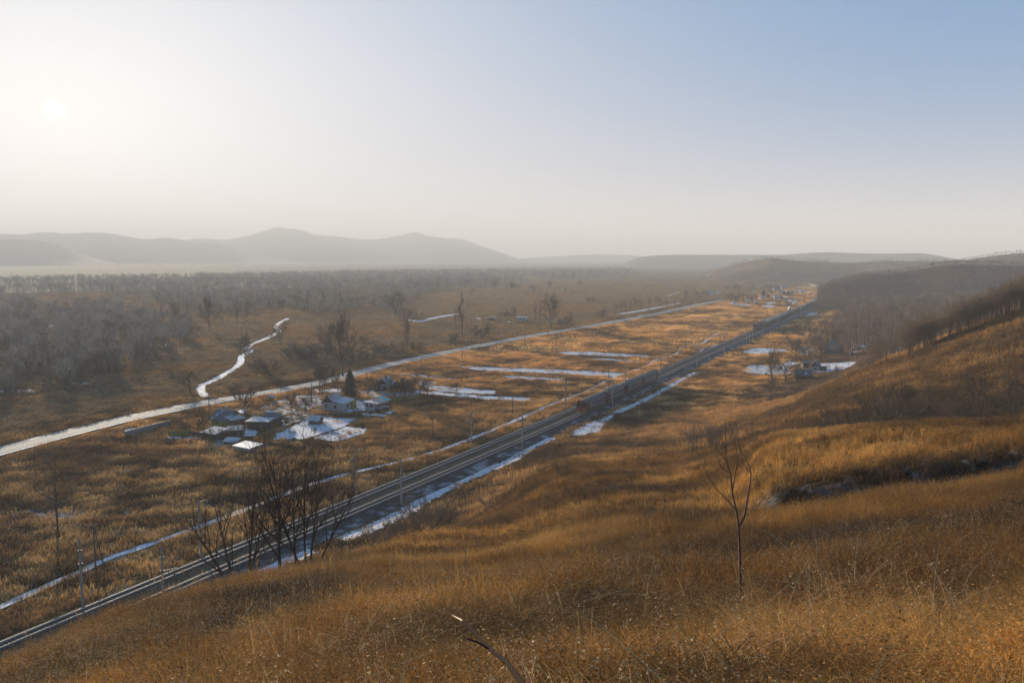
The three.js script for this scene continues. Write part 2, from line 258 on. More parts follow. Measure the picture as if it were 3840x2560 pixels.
{
  const azs = [];
  for (let a = -180; a < -44; a += 4) azs.push(a);
  for (let a = -44; a < -34.2; a += 0.6) azs.push(a);
  for (let a = -34.2; a < 34.2; a += 0.107) azs.push(a);
  for (let a = 34.2; a < 44; a += 0.6) azs.push(a);
  for (let a = 44; a <= 180; a += 4) azs.push(a);
  const rs = [0.05]; for (let r = 1; r < 11500; r *= r < 30 ? 1.022 : r < 700 ? 1.0095 : 1.018) rs.push(r);
  const nA = azs.length, nR = rs.length, p = new Float32Array(nA * nR * 3), col = new Float32Array(nA * nR * 3), uv = new Float32Array(nA * nR * 2), idx = new Uint32Array((nA - 1) * (nR - 1) * 6);
  let o = 0, q = 0;
  for (let i = 0; i < nR; i++) for (let j = 0; j < nA; j++, o++) {
    const a = azs[j] * RAD, x = Math.sin(a) * rs[i], z = -Math.cos(a) * rs[i];
    p.set([x, ground(x, z), z], o * 3); uv.set([x / 5, z / 5], o * 2);
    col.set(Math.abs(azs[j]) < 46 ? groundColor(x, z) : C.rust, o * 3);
  }
  for (let i = 0; i + 1 < nR; i++) for (let j = 0; j + 1 < nA; j++) { const a = i * nA + j; idx.set([a, a + 1, a + nA, a + 1, a + nA + 1, a + nA], q); q += 6; }
  const g = new THREE.BufferGeometry();
  g.setAttribute('position', new THREE.BufferAttribute(p, 3)); g.setAttribute('color', new THREE.BufferAttribute(col, 3)); g.setAttribute('uv', new THREE.BufferAttribute(uv, 2)); g.setIndex(new THREE.BufferAttribute(idx, 1));
  g.computeVertexNormals();
  const m = new THREE.MeshPhysicalMaterial({ vertexColors: true, roughness: 1, specularIntensity: 0.05, map: grain, bumpMap: grain, bumpScale: 0.12 });
  tag(mesh('ground', g, m), 'dry grassy hillside with spurs running down to the flat valley floor', null, null, 'structure');
  console.log('ground', nA * nR);
}

// ---------------------------------------------------------------- distant hills
const wood = [];   // points on the wooded hills, for their trees
function ridge(label, pts, dist, front, back, col, opt = {}) {
  const X = pts.map((p) => p[0]), Yp = pts.map((p) => p[1]), M = pchipSlopes(X, Yp), D = pts.map((p) => p[2] ?? dist), MD = pchipSlopes(X, D), nU = Math.max(60, Math.round((X[X.length - 1] - X[0]) / 4)), nV = 44, seed = opt.seed ?? 1;
  const g = new THREE.BufferGeometry(), p = [], c = [], idx = [];
  for (let i = 0; i <= nU; i++) {
    const x = lerp(X[0], X[X.length - 1], i / nU); let k = 0; while (k + 2 < X.length && X[k + 1] < x) k++;
    const y = herm(X, Yp, M, k, x) + (opt.rough ?? 0.5) * fbm(x / 9, 0.5, seed, 3), d = herm(X, D, MD, k, x), [rx, ry, rz] = ray(x * S, y * S), t = d / Math.hypot(rx, rz), cx = rx * t, cz = rz * t, hTop = EYE + ry * t, L = Math.hypot(cx, cz);
    for (let j = 0; j <= nV; j++) {
      const s = j / nV * 2 - 1, w = s < 0 ? front : back, a = Math.abs(s), off = a * w * (s < 0 ? -1 : 1), ux = cx / L, uz = cz / L, px = cx + ux * off, pz = cz + uz * off;
      const fold = fbm(px / (w * 0.35), pz / (w * 0.35), seed + 5, 4);
      let h = lerp(hTop, -6, Math.pow(a, opt.pow ?? 0.85) * (1 - 0.25 * a) / 0.75) + fold * (hTop + 10) * 0.55 * Math.sin(Math.min(1, a * 1.6) * Math.PI * 0.5) * (1 - a * 0.6);
      h = Math.min(h, lerp(hTop, EYE, a * 0.85) - a * 4) - (opt.low ?? 0); // never above the skyline
      if (j === 0 || j === nV) h = -8;
      p.push(px, h, pz);
      c.push(...mix3(col, opt.col2 ?? col, sm(-0.15, 0.25, fold + fbm(px / 60, pz / 60, 8) * 0.5)).map((v) => v * (0.85 + 0.3 * (noise(px / 18, pz / 18, 9) + 0.5))));
      if (opt.trees && s < 0.1 && s > -0.93) wood.push([px, h, pz, opt.trees]);
    }
  }
  for (let i = 0; i < nU; i++) for (let j = 0; j < nV; j++) { const a = i * (nV + 1) + j; idx.push(a, a + 1, a + nV + 1, a + 1, a + nV + 2, a + nV + 1); }
  g.setAttribute('position', new THREE.Float32BufferAttribute(p, 3)); g.setAttribute('color', new THREE.Float32BufferAttribute(c, 3)); g.setIndex(idx.reverse()); g.computeVertexNormals();
  return tag(mesh('hill', g, new THREE.MeshPhysicalMaterial({ vertexColors: true, roughness: 1, specularIntensity: 0.05 })), label, null, null, 'structure');
}
const WOODCOL = [0.11, 0.08, 0.066], WOOD2 = [0.17, 0.105, 0.07];
ridge('low wooded hill on the right behind the grassy spur', [[1880, 654, 1020], [1925, 639, 1060], [1991, 624, 1100], [2050, 619, 1130], [2100, 612, 1150], [2165, 600, 1160], [2209, 597, 1160], [2274, 599, 1150], [2352, 600, 1130], [2480, 590, 1110], [2700, 570, 1100]], 1100, 330, 420, WOODCOL, { seed: 2, col2: WOOD2, trees: 1, rough: 1, low: 5 });
ridge('wooded hill rising at the far right edge of the valley', [[2150, 612], [2209, 594], [2275, 582], [2352, 574], [2480, 565], [2700, 560]], 2000, 600, 900, WOODCOL, { seed: 3, col2: WOOD2, trees: 2, low: 6 });
ridge('long low brown hill across the valley end above the village', [[1600, 640], [1640, 619], [1695, 602], [1730, 594], [1770, 590], [1845, 595.6], [1957, 599], [2032, 596], [2110, 596], [2182, 598], [2300, 606]], 2100, 560, 700, WOODCOL, { seed: 4, col2: [0.24, 0.15, 0.08], trees: 3, low: 4 });
ridge('pale blue ridge on the far right horizon', [[1430, 606], [1470, 590], [1545, 585], [1695, 585], [1790, 585], [1850, 581], [1893, 579], [1960, 581], [2032, 582.5], [2107, 581], [2182, 592], [2260, 606]], 4600, 900, 900, WOODCOL, { seed: 5 });
ridge('faint low ridge at the middle of the horizon', [[1150, 606], [1192, 594], [1268, 589], [1320, 586], [1368, 584], [1451, 586], [1488, 592], [1540, 606]], 8200, 1200, 1000, WOODCOL, { seed: 6 });
ridge('hazy twin peaked mountain left of the middle', [[330, 606], [400, 560], [450, 548], [480, 547.6], [510, 551], [567, 541], [617, 527], [633, 521.5], [653, 524], [683, 526], [726, 539], [784, 544], [845, 550], [918, 541], [953, 533], [982, 542], [1018, 546], [1060, 549], [1102, 564], [1142, 577], [1181, 591], [1225, 606]], 8600, 1500, 1400, WOODCOL, { seed: 7, rough: 0.9 });
ridge('long hazy mountain on the left horizon', [[-300, 545], [-120, 541], [0, 537], [43, 538], [107, 533], [150, 536], [217, 533.6], [250, 536], [290, 543], [337, 549], [377, 546], [427, 552], [500, 561], [550, 573], [617, 584], [700, 596], [760, 606]], 7600, 1200, 1200, WOODCOL, { seed: 8, rough: 0.9 });
ridge('nearest misty hill at the left edge', [[-300, 560], [-100, 551], [0, 549.7], [60, 550], [133, 562], [167, 577], [213, 592], [270, 606]], 6000, 1000, 900, WOODCOL, { seed: 9 });

// ---------------------------------------------------------------- ribbons and snow
function ribbon(line, cols, y, colorOf, wob = 0, seed = 3) { // a strip along a line: cols are offsets across it (right is +)
  const p = [], c = [], uv = [], idx = [], n = cols.length; let len = 0;
  line.forEach(([x, z], k) => {
    const a = line[Math.max(0, k - 1)], b = line[Math.min(line.length - 1, k + 1)], L = Math.hypot(b[0] - a[0], b[1] - a[1]), nx = -(b[1] - a[1]) / L, nz = (b[0] - a[0]) / L;
    if (k) len += Math.hypot(x - line[k - 1][0], z - line[k - 1][1]);
    cols.forEach((d0, j) => {
      const edge = j === 0 || j === n - 1 ? wob * noise(len / 4, j * 9.1, seed) + wob * 0.6 * noise(len / 1.3, j * 5.1, seed + 1) : 0, d = d0 + edge, px = x + nx * d, pz = z + nz * d;
      p.push(px, typeof y === 'function' ? y(d, px, pz, j) : ground(px, pz) + y + Math.hypot(px, pz) * 0.00035, pz); uv.push(d / 4, len / 4);
      if (colorOf) c.push(...colorOf(d, px, pz, len));
    });
    if (k) for (let j = 0; j + 1 < n; j++) { const q = k * n + j; idx.push(q - n, q, q + 1, q - n, q + 1, q - n + 1); }
  });
  const g = new THREE.BufferGeometry();
  g.setAttribute('position', new THREE.Float32BufferAttribute(p, 3)); g.setAttribute('uv', new THREE.Float32BufferAttribute(uv, 2));
  if (colorOf) g.setAttribute('color', new THREE.Float32BufferAttribute(c, 3));
  for (let k = 0; k < idx.length; k += 3) [idx[k + 1], idx[k + 2]] = [idx[k + 2], idx[k + 1]];
  g.setIndex(idx); g.computeVertexNormals(); return g;
}
const snowMat = new THREE.MeshStandardMaterial({ color: new THREE.Color().setRGB(0.74, 0.76, 0.80), roughness: 0.75, map: grainSoft, bumpMap: grain, bumpScale: 0.06 });
const thinSnow = new THREE.MeshStandardMaterial({ color: new THREE.Color().setRGB(0.62, 0.61, 0.60), roughness: 0.85, map: grain, bumpMap: grain, bumpScale: 0.06 });
const bare = []; // where no grass clump may stand: polygons
const inPoly = (P, x, z) => { let r = false; for (let i = 0, j = P.length - 1; i < P.length; j = i++) if ((P[i][1] > z) !== (P[j][1] > z) && x < (P[j][0] - P[i][0]) * (z - P[i][1]) / (P[j][1] - P[i][1]) + P[i][0]) r = !r; return r; };
const polyDist = (P, x, z) => { let best = 1e9; for (let i = 0, j = P.length - 1; i < P.length; j = i++) { const ax = P[j][0], az = P[j][1], dx = P[i][0] - ax, dz = P[i][1] - az, t = clamp(((x - ax) * dx + (z - az) * dz) / (dx * dx + dz * dz + 1e-9)), e = Math.hypot(x - ax - dx * t, z - az - dz * t); if (e < best) best = e; } return inPoly(P, x, z) ? best : -best; };
const addBare = (P, keep = 0) => { const xs = P.map((p) => p[0]), zs = P.map((p) => p[1]); bare.push({ P, keep, b: [Math.min(...xs), Math.max(...xs), Math.min(...zs), Math.max(...zs)] }); };
function snowPatch(P, label, o = {}) { // an uneven sheet of snow lying on the ground inside an outline
  const xs = P.map((p) => p[0]), zs = P.map((p) => p[1]), x0 = Math.min(...xs), x1 = Math.max(...xs), z0 = Math.min(...zs), z1 = Math.max(...zs), r = Math.hypot((x0 + x1) / 2, (z0 + z1) / 2), q = o.cell ?? clamp(r / 620, 0.3, 2);
  const nx = Math.ceil((x1 - x0) / q) + 1, nz = Math.ceil((z1 - z0) / q) + 1, F = new Float32Array(nx * nz), id = new Int32Array(nx * nz).fill(-1), p = [], uv = [], idx = [], thr = o.holes ?? 0.25, ed = o.edge ?? 1.2, sc = o.scale ?? 3;
  for (let j = 0; j < nz; j++) for (let i = 0; i < nx; i++) {
    const x = x0 + i * q, z = z0 + j * q, d = polyDist(P, x, z), n = fbm(x / sc, z / sc, 31, 3), f = noise(x / (sc * 0.28), z / (sc * 0.28), 33), f2 = noise(x / 0.7, z / 0.7, 35);
    F[j * nx + i] = Math.min(d + n * ed * 2.2 + f * ed * 0.9 + f2 * 0.5, (n + f * 0.26 + f2 * 0.12 + 0.62 - thr) * 3);
  }
  const V = (i, j) => { const k = j * nx + i; if (id[k] < 0) { const x = x0 + i * q, z = z0 + j * q; id[k] = p.length / 3; p.push(x, ground(x, z) + (o.lift ?? 0.05) + Math.hypot(x, z) * 0.00035, z); uv.push(x / 3, z / 3); } return id[k]; };
  for (let j = 0; j + 1 < nz; j++) for (let i = 0; i + 1 < nx; i++) {
    const k = j * nx + i, a = F[k] > 0, b = F[k + 1] > 0, c = F[k + nx] > 0, d = F[k + nx + 1] > 0, n = a + b + c + d;
    if (n < 3) continue;
    if (n === 4 || !a || !d) { if (n === 4 || !a) idx.push(V(i + 1, j), V(i, j + 1), V(i + 1, j + 1)); if (n === 4 || !d) idx.push(V(i, j), V(i, j + 1), V(i + 1, j)); }
    else if (!b) idx.push(V(i, j), V(i, j + 1), V(i + 1, j + 1)); else idx.push(V(i, j), V(i + 1, j + 1), V(i + 1, j));
  }
  if (!idx.length) return null;
  const g = new THREE.BufferGeometry(); g.setAttribute('position', new THREE.Float32BufferAttribute(p, 3)); g.setAttribute('uv', new THREE.Float32BufferAttribute(uv, 2)); g.setIndex(idx); g.computeVertexNormals();
  addBare(P, 0.07);
  return tag(mesh('snow', g, o.mat ?? ((o.holes ?? 0) >= 0.4 ? thinSnow : snowMat)), label, o.category, null, 'stuff');
}
const px7 = (a) => a.map(([x, y]) => P7(x, y)), px2 = (a) => a.map(([x, y]) => P2(x, y)), px5 = (a) => a.map(([x, y]) => P5(x, y)), pxR = (a) => a.map(([x, y]) => PR(x, y)), pxF = (a) => a.map(([x, y]) => PF(x, y));
snowPatch(px2([[945, 962], [1150, 968], [1500, 978], [1800, 992], [2078, 1008], [2070, 1036], [1900, 1030], [1700, 1016], [1300, 1002], [1050, 988]]), 'long snowy strip in the reed field, longest of the white strips', { scale: 5, holes: 0.2 });
snowPatch(px2([[1255, 1028], [1450, 1034], [1700, 1052], [1660, 1063], [1400, 1050], [1270, 1043]]), 'short narrow snowy strip just below the longest white strip in the reed field', { scale: 4, holes: 0.2 });
snowPatch(px2([[1615, 866], [1850, 862], [2100, 878], [2280, 888], [2270, 904], [1900, 890], [1700, 882]]), 'upper snowy strip in the reed field left of the masts', { scale: 5 });
snowPatch(px2([[1760, 903], [2000, 908], [2230, 930], [2220, 941], [1950, 921]]), 'thin broken snowy strip between the upper and the longest strips', { scale: 4, holes: 0.4 });
snowPatch(px2([[640, 1058], [800, 1072], [790, 1095], [860, 1098], [1216, 1132], [1200, 1160], [1000, 1152], [780, 1132], [650, 1085]]), 'broad snowy garden strip beside the orchard trees', { scale: 4, holes: 0.18 });
snowPatch(px2([[640, 1118], [860, 1148], [1100, 1163], [1462, 1180], [1450, 1204], [1150, 1192], [800, 1162], [650, 1145]]), 'long snowy garden strip below the orchard, ending in a point', { scale: 4, holes: 0.2 });
snowPatch(px2([[500, 1012], [700, 1022], [960, 1043], [900, 1052], [600, 1032]]), 'faint snowy strip behind the dark house by the road', { scale: 3, holes: 0.45 });
snowPatch(px2([[590, 640], [690, 648], [740, 632], [850, 612], [960, 596], [962, 606], [850, 626], [760, 646], [720, 660], [620, 654]]), 'frozen snowy ditch in the meadow beyond the road', { scale: 4, holes: 0.15 });
snowPatch(px2([[2036, 602], [2150, 588], [2360, 550], [2360, 560], [2150, 598], [2040, 609]]), 'snowy ditch under the row of roadside trees', { scale: 6, holes: 0.25 });
snowPatch([[1585, 446], [1750, 420], [1905, 392], [2060, 362], [2062, 370], [1905, 402], [1750, 430], [1590, 452]].map(([x, y]) => at(1500 + x * 0.5102, 950 + y * 0.5102)), 'thin far snowy ditch beside the tree row by the road', { scale: 6, holes: 0.3 });
snowPatch([[1950, 315], [2050, 282], [2062, 288], [1960, 322]].map(([x, y]) => at(1500 + x * 0.5102, 950 + y * 0.5102)), 'short far snowy ditch left of the far thicket', { scale: 6, holes: 0.1 });
for (const [x, y, w, hh, l] of [[1090, 635, 26, 9, 'small snow patch beside the dark hut beyond the road'], [1300, 656, 22, 8, 'small snow patch between the two huts beyond the road'], [680, 590, 20, 5, 'tiny snow patch on the meadow left of the frozen ditch']]) snowPatch(px2([[x - w, y], [x - w * 0.3, y - hh], [x + w, y - hh * 0.4], [x + w * 0.6, y + hh], [x - w * 0.5, y + hh * 0.8]]), l, { holes: 0.2, edge: 0.5 });
// the snowy ditch on the right of the railway
snowPatch(px7([[650, 1032], [780, 900], [930, 845], [1060, 788], [1195, 738], [1205, 775], [1105, 862], [1015, 962], [860, 995], [720, 1008]]), 'broad snowy hollow beside the track in front of the red commuter train', { scale: 3, holes: 0.16 });
const ditch = (pts, w, l, o = {}) => { const L = smoothLine(pts, 2), a = offsetLine(L, -w), b = offsetLine(L, w); snowPatch([...a.filter((_, k) => k % 3 === 0), ...b.filter((_, k) => k % 3 === 0).reverse()], l, { scale: 2.5, edge: 1.0, holes: 0.22, ...o }); };
ditch(px7([[1190, 742], [1420, 640], [1600, 552], [1800, 440], [2000, 330], [2125, 272]]), 1.7, 'snowy ditch running along the right side of the track past the commuter train');
ditch(px7([[2050, 225], [2085, 240], [2120, 160], [2240, 120], [2352, 82]]), 1.3, 'snow in the drain beside the track behind the commuter train');
ditch([...[[0, 604], [400, 424], [700, 246], [850, 175], [1000, 114], [1150, 62]].map(([x, y]) => PB(x, y)), P7(300, 1095), P7(420, 1055), P7(560, 985)], 1.9, 'snow along the foot of the railway bank in the near foreground', { holes: 0.3 });
ditch([at(-60, 2560), at(200, 2440), at(600, 2290), at(900, 2180), at(1180, 2070)], 1.6, 'snow along the railway bank behind the bare thicket', { holes: 0.3 });
ditch(pxF([[150, 1172], [210, 1100], [480, 1000], [600, 930], [800, 842], [950, 765], [1180, 655], [1340, 585]]), 1.6, 'snow along the right side of the track at the left of the garden plots', { holes: 0.2 });
ditch(pxF([[1385, 560], [1500, 512], [1620, 442]]), 1.8, 'snow along the right side of the track below the tank wagons', { holes: 0.15 });
ditch(pxF([[1872, 338], [1990, 262], [2060, 212], [2100, 178], [2085, 150], [2035, 112]]), 3.2, 'snow along the outside of the far bend of the railway', { holes: 0.1, scale: 6 });
snowPatch(pxF([[1705, 462], [1740, 425], [1880, 405], [1870, 440], [1760, 468]]), 'snow patch among bushes right of the tank wagons', { holes: 0.2 });
for (const [a, l] of [[[[1500, 292], [1640, 258], [1650, 270], [1560, 300]], 'snow wedge beside the left track above the rear of the commuter train'], [[[2118, 44], [2180, 34], [2175, 48], [2130, 55]], 'small snow patch left of the track far behind the commuter train']]) snowPatch(px7(a), l, { holes: 0.1, edge: 0.6 });
ditch(pxF([[230, 945], [330, 900], [480, 858]]), 1.0, 'snow along the left side of the left track near the masts', { holes: 0.25 });
// gardens on the right of the railway
const meltMat = new THREE.MeshStandardMaterial({ color: new THREE.Color().setRGB(0.70, 0.71, 0.73), roughness: 0.85, map: grain, bumpMap: grain, bumpScale: 0.08 });
snowPatch(pxR([[115, 292], [280, 218], [600, 232], [900, 248], [965, 302], [700, 302], [600, 338], [350, 338], [180, 312]]), 'snowy upper garden plot left of the tall roofed house', { holes: 0.3 });
snowPatch(pxR([[1085, 250], [1250, 218], [1450, 238], [1500, 300], [1300, 385], [1180, 375], [1185, 290]]), 'half thawed snowy yard beside the tall roofed house', { holes: 0.5, scale: 2 });
snowPatch(pxR([[95, 642], [250, 538], [520, 542], [600, 575], [830, 545], [940, 465], [1170, 530], [1010, 600], [1050, 742], [800, 750], [560, 745], [250, 712]]), 'snowy orchard plot left of the dark barn', { holes: 0.22 });
snowPatch(pxR([[1510, 572], [2240, 608], [2170, 762], [1900, 805], [1600, 795], [1410, 745], [1540, 690]]), 'white snowy field between the gable house and the slope', { holes: 0.08 });
snowPatch(pxR([[1930, 250], [2010, 230], [2060, 300], [1960, 318]]), 'snow patch between the tall roofed house and the turquoise shed', { holes: 0.2, edge: 0.6 });
snowPatch(pxR([[2110, 390], [2200, 372], [2340, 380], [2300, 402], [2150, 405]]), 'snow strip in front of the turquoise shed', { holes: 0.15, edge: 0.6 });
snowPatch(pxR([[2140, 485], [2230, 490], [2220, 516], [2180, 518]]), 'small snow patch at the foot of the wooded slope', { holes: 0.1, edge: 0.5 });
// the village by the road
snowPatch(px5([[985, 605], [1150, 520], [1310, 448], [1420, 432], [1725, 455], [1650, 502], [1565, 545], [1390, 592], [1300, 625], [1010, 630]]), 'snowy sloping garden round the small plank shed', { holes: 0.2, scale: 2.4 });
snowPatch(px5([[1430, 592], [1640, 520], [1845, 540], [1800, 582], [1565, 652], [1335, 622]]), 'snowy ploughed plot at the near corner of the gardens', { holes: 0.36, scale: 0.9, edge: 0.6 });
snowPatch(px5([[1190, 248], [1410, 238], [1430, 330], [1300, 372], [1200, 335]]), 'patchy snow on the yard left of the white house', { holes: 0.42, scale: 2 });
snowPatch(px5([[840, 350], [1180, 240], [1200, 340], [1300, 400], [1310, 440], [1080, 520], [1060, 420], [900, 390]]), 'thin snow on the grassy yard behind the hip roofed shed', { holes: 0.56, scale: 2 });
snowPatch(px5([[1700, 292], [1840, 280], [1820, 375], [1600, 400], [1690, 360]]), 'snowy path between the two white houses', { holes: 0.18, scale: 2 });
snowPatch(px5([[1765, 395], [2025, 412], [2000, 432], [1780, 415]]), 'snowy strip in front of the little flat roofed house', { holes: 0.12, edge: 0.5 });
snowPatch(px5([[1985, 392], [2105, 362], [2065, 402], [2000, 408]]), 'snowy bed beside the little flat roofed house', { holes: 0.1, edge: 0.5 });
snowPatch(px5([[1345, 188], [1610, 182], [1590, 222], [1360, 220]]), 'snow under the roadside trees behind the white house', { holes: 0.35, scale: 2 });
snowPatch(px5([[1725, 205], [1900, 190], [2060, 220], [2350, 205], [2330, 240], [2040, 262], [1800, 255]]), 'thin snow on the yard of the dark house', { holes: 0.4, scale: 2.2 });
snowPatch(px5([[55, 605], [345, 612], [348, 636], [60, 632]]), 'snowy strip inside the green fence', { holes: 0.2, edge: 0.5 });
snowPatch(px5([[735, 530], [860, 560], [840, 612], [735, 600]]), 'snow in the yard between the two sheds', { holes: 0.2, edge: 0.6 });
snowPatch(px5([[690, 362], [765, 352], [755, 398], [690, 402]]), 'snow patch behind the brick extension', { holes: 0.25, edge: 0.5 });
snowPatch(px5([[430, 600], [560, 640], [700, 640], [690, 700], [480, 700]]), 'scattered snow between the sheds and the greenhouse', { holes: 0.5, scale: 1.5, edge: 0.6 });
snowPatch([[455, 1606], [540, 1608], [515, 1626], [470, 1630]].map(([x, y]) => at(x, y)), 'snowy gateway between the road and the metal fence', { holes: 0.15, edge: 0.7 });
addBare(px5([[360, 480], [500, 360], [760, 340], [980, 360], [1180, 230], [1420, 230], [1700, 280], [2000, 290], [2080, 370], [1990, 430], [1720, 460], [1830, 545], [1560, 650], [960, 640], [740, 640], [560, 700], [330, 640]]), 0.12);
addBare(pxR([[1050, 540], [1560, 540], [1560, 740], [1430, 930], [1080, 930]])); addBare(pxR([[1590, 200], [1960, 230], [1960, 420], [1590, 400]]));
for (const [x, y, w, hh, l] of [[205, 1225, 40, 6, 'snow gleaming between the trunks at the front edge of the misty wood'], [60, 1466, 90, 9, 'wide snow patch under the front trees of the misty wood'], [300, 1440, 50, 6, 'snow strip under the right end of the front trees of the misty wood'], [612, 1296, 34, 7, 'small snow patch at the meadow edge of the wood']]) snowPatch([[x - w, y], [x - w * 0.4, y - hh], [x + w * 0.7, y - hh * 0.7], [x + w, y + hh * 0.2], [x + w * 0.3, y + hh], [x - w * 0.6, y + hh * 0.8]].map(([a, b]) => at(a, b)), l, { holes: 0.5, scale: 3 });
// far village
for (const [a, l] of [[[[590, 292], [700, 278], [900, 300], [980, 322], [760, 312]], 'snow along the near edge of the far village'], [[[1085, 320], [1200, 312], [1290, 322], [1290, 340], [1120, 345]], 'snow under the lone dark tree before the far village'], [[[1140, 278], [1280, 264], [1290, 288], [1160, 308]], 'snowy plot in the middle of the far village'], [[[1430, 240], [1600, 240], [1610, 262], [1440, 262]], 'upper snowy plot beside the railway in the far village'], [[[1460, 270], [1600, 268], [1590, 296], [1480, 292]], 'lower snowy plot beside the railway in the far village'], [[[1330, 200], [1480, 200], [1470, 212], [1340, 214]], 'thin snowy plot at the back of the far village'], [[[1520, 126], [1800, 124], [1790, 138], [1540, 136]], 'snow strip near the last houses of the far village'], [[[1660, 280], [1860, 180], [1870, 186], [1690, 282]], 'snowy lane beside the tank wagons'], [[[930, 134], [1100, 96], [1112, 104], [960, 140]], 'snowy lane at the back of the far village'], [[[350, 155], [430, 150], [440, 172], [370, 172]], 'snow by the hedges left of the far village']]) snowPatch(pxF(a), l, { holes: 0.15, scale: 8, edge: 2 });

// ---------------------------------------------------------------- road
const roadMat = new THREE.MeshStandardMaterial({ vertexColors: true, roughness: 0.85, map: grainSoft });
tag(mesh('road', ribbon(roadAxis, [-3.2, -1.5, 0, 1.5, 3.2], 0.22, (d, x, z, l) => { const w = fbm(x / 3, z / 8, 41), tyre = 1 - 0.25 * Math.exp(-Math.pow((Math.abs(d) - 1.3) / 0.5, 2)); return mix3([0.30, 0.315, 0.29].map((v) => v * tyre), [0.5, 0.5, 0.5], sm(0.1, 0.45, w + sm(360, 180, Math.hypot(x, z)) * 0.22) * 0.6); }, 0.12), roadMat), 'pale asphalt country road running past the gardens', null, null, 'structure');
for (const [s, l] of [[-1, 'snowy verge along the far side of the road'], [1, 'snowy verge along the near side of the road']]) tag(mesh('snow', ribbon(roadAxis, s < 0 ? [-4.2, -3.7, -3.05] : [3.05, 3.7, 4.4], 0.16, null, 0.28, 50 + s), snowMat), l, null, null, 'stuff');
tag(mesh('path', ribbon(laneAxis, [-1.8, -0.6, 0.6, 1.8], 0.12, (d, x, z, l) => mix3([0.74, 0.75, 0.78], [0.34, 0.25, 0.16], sm(0.1, 0.4, fbm(x / 1.6, z / 3, 44) + 0.1)), 0.7), new THREE.MeshStandardMaterial({ vertexColors: true, roughness: 0.85 })), 'snowy winding track through the meadow beyond the road', null, null, 'structure');
tag(mesh('path', ribbon(pathAxis, [-0.9, -0.4, 0.4, 0.9], 0.08, (d, x, z, l) => mix3([0.72, 0.73, 0.77], [0.30, 0.19, 0.09], Math.max(sm(-0.1, 0.3, fbm(x / 1.4, z / 1.4, 45) + fbm(x / 22, z / 22, 46) * 0.9 + 0.02), 0.5 * Math.exp(-Math.pow(d / 0.35, 2)))), 0.5), new THREE.MeshStandardMaterial({ vertexColors: true, roughness: 0.85 })), 'snowy footpath running beside the railway', null, null, 'structure');

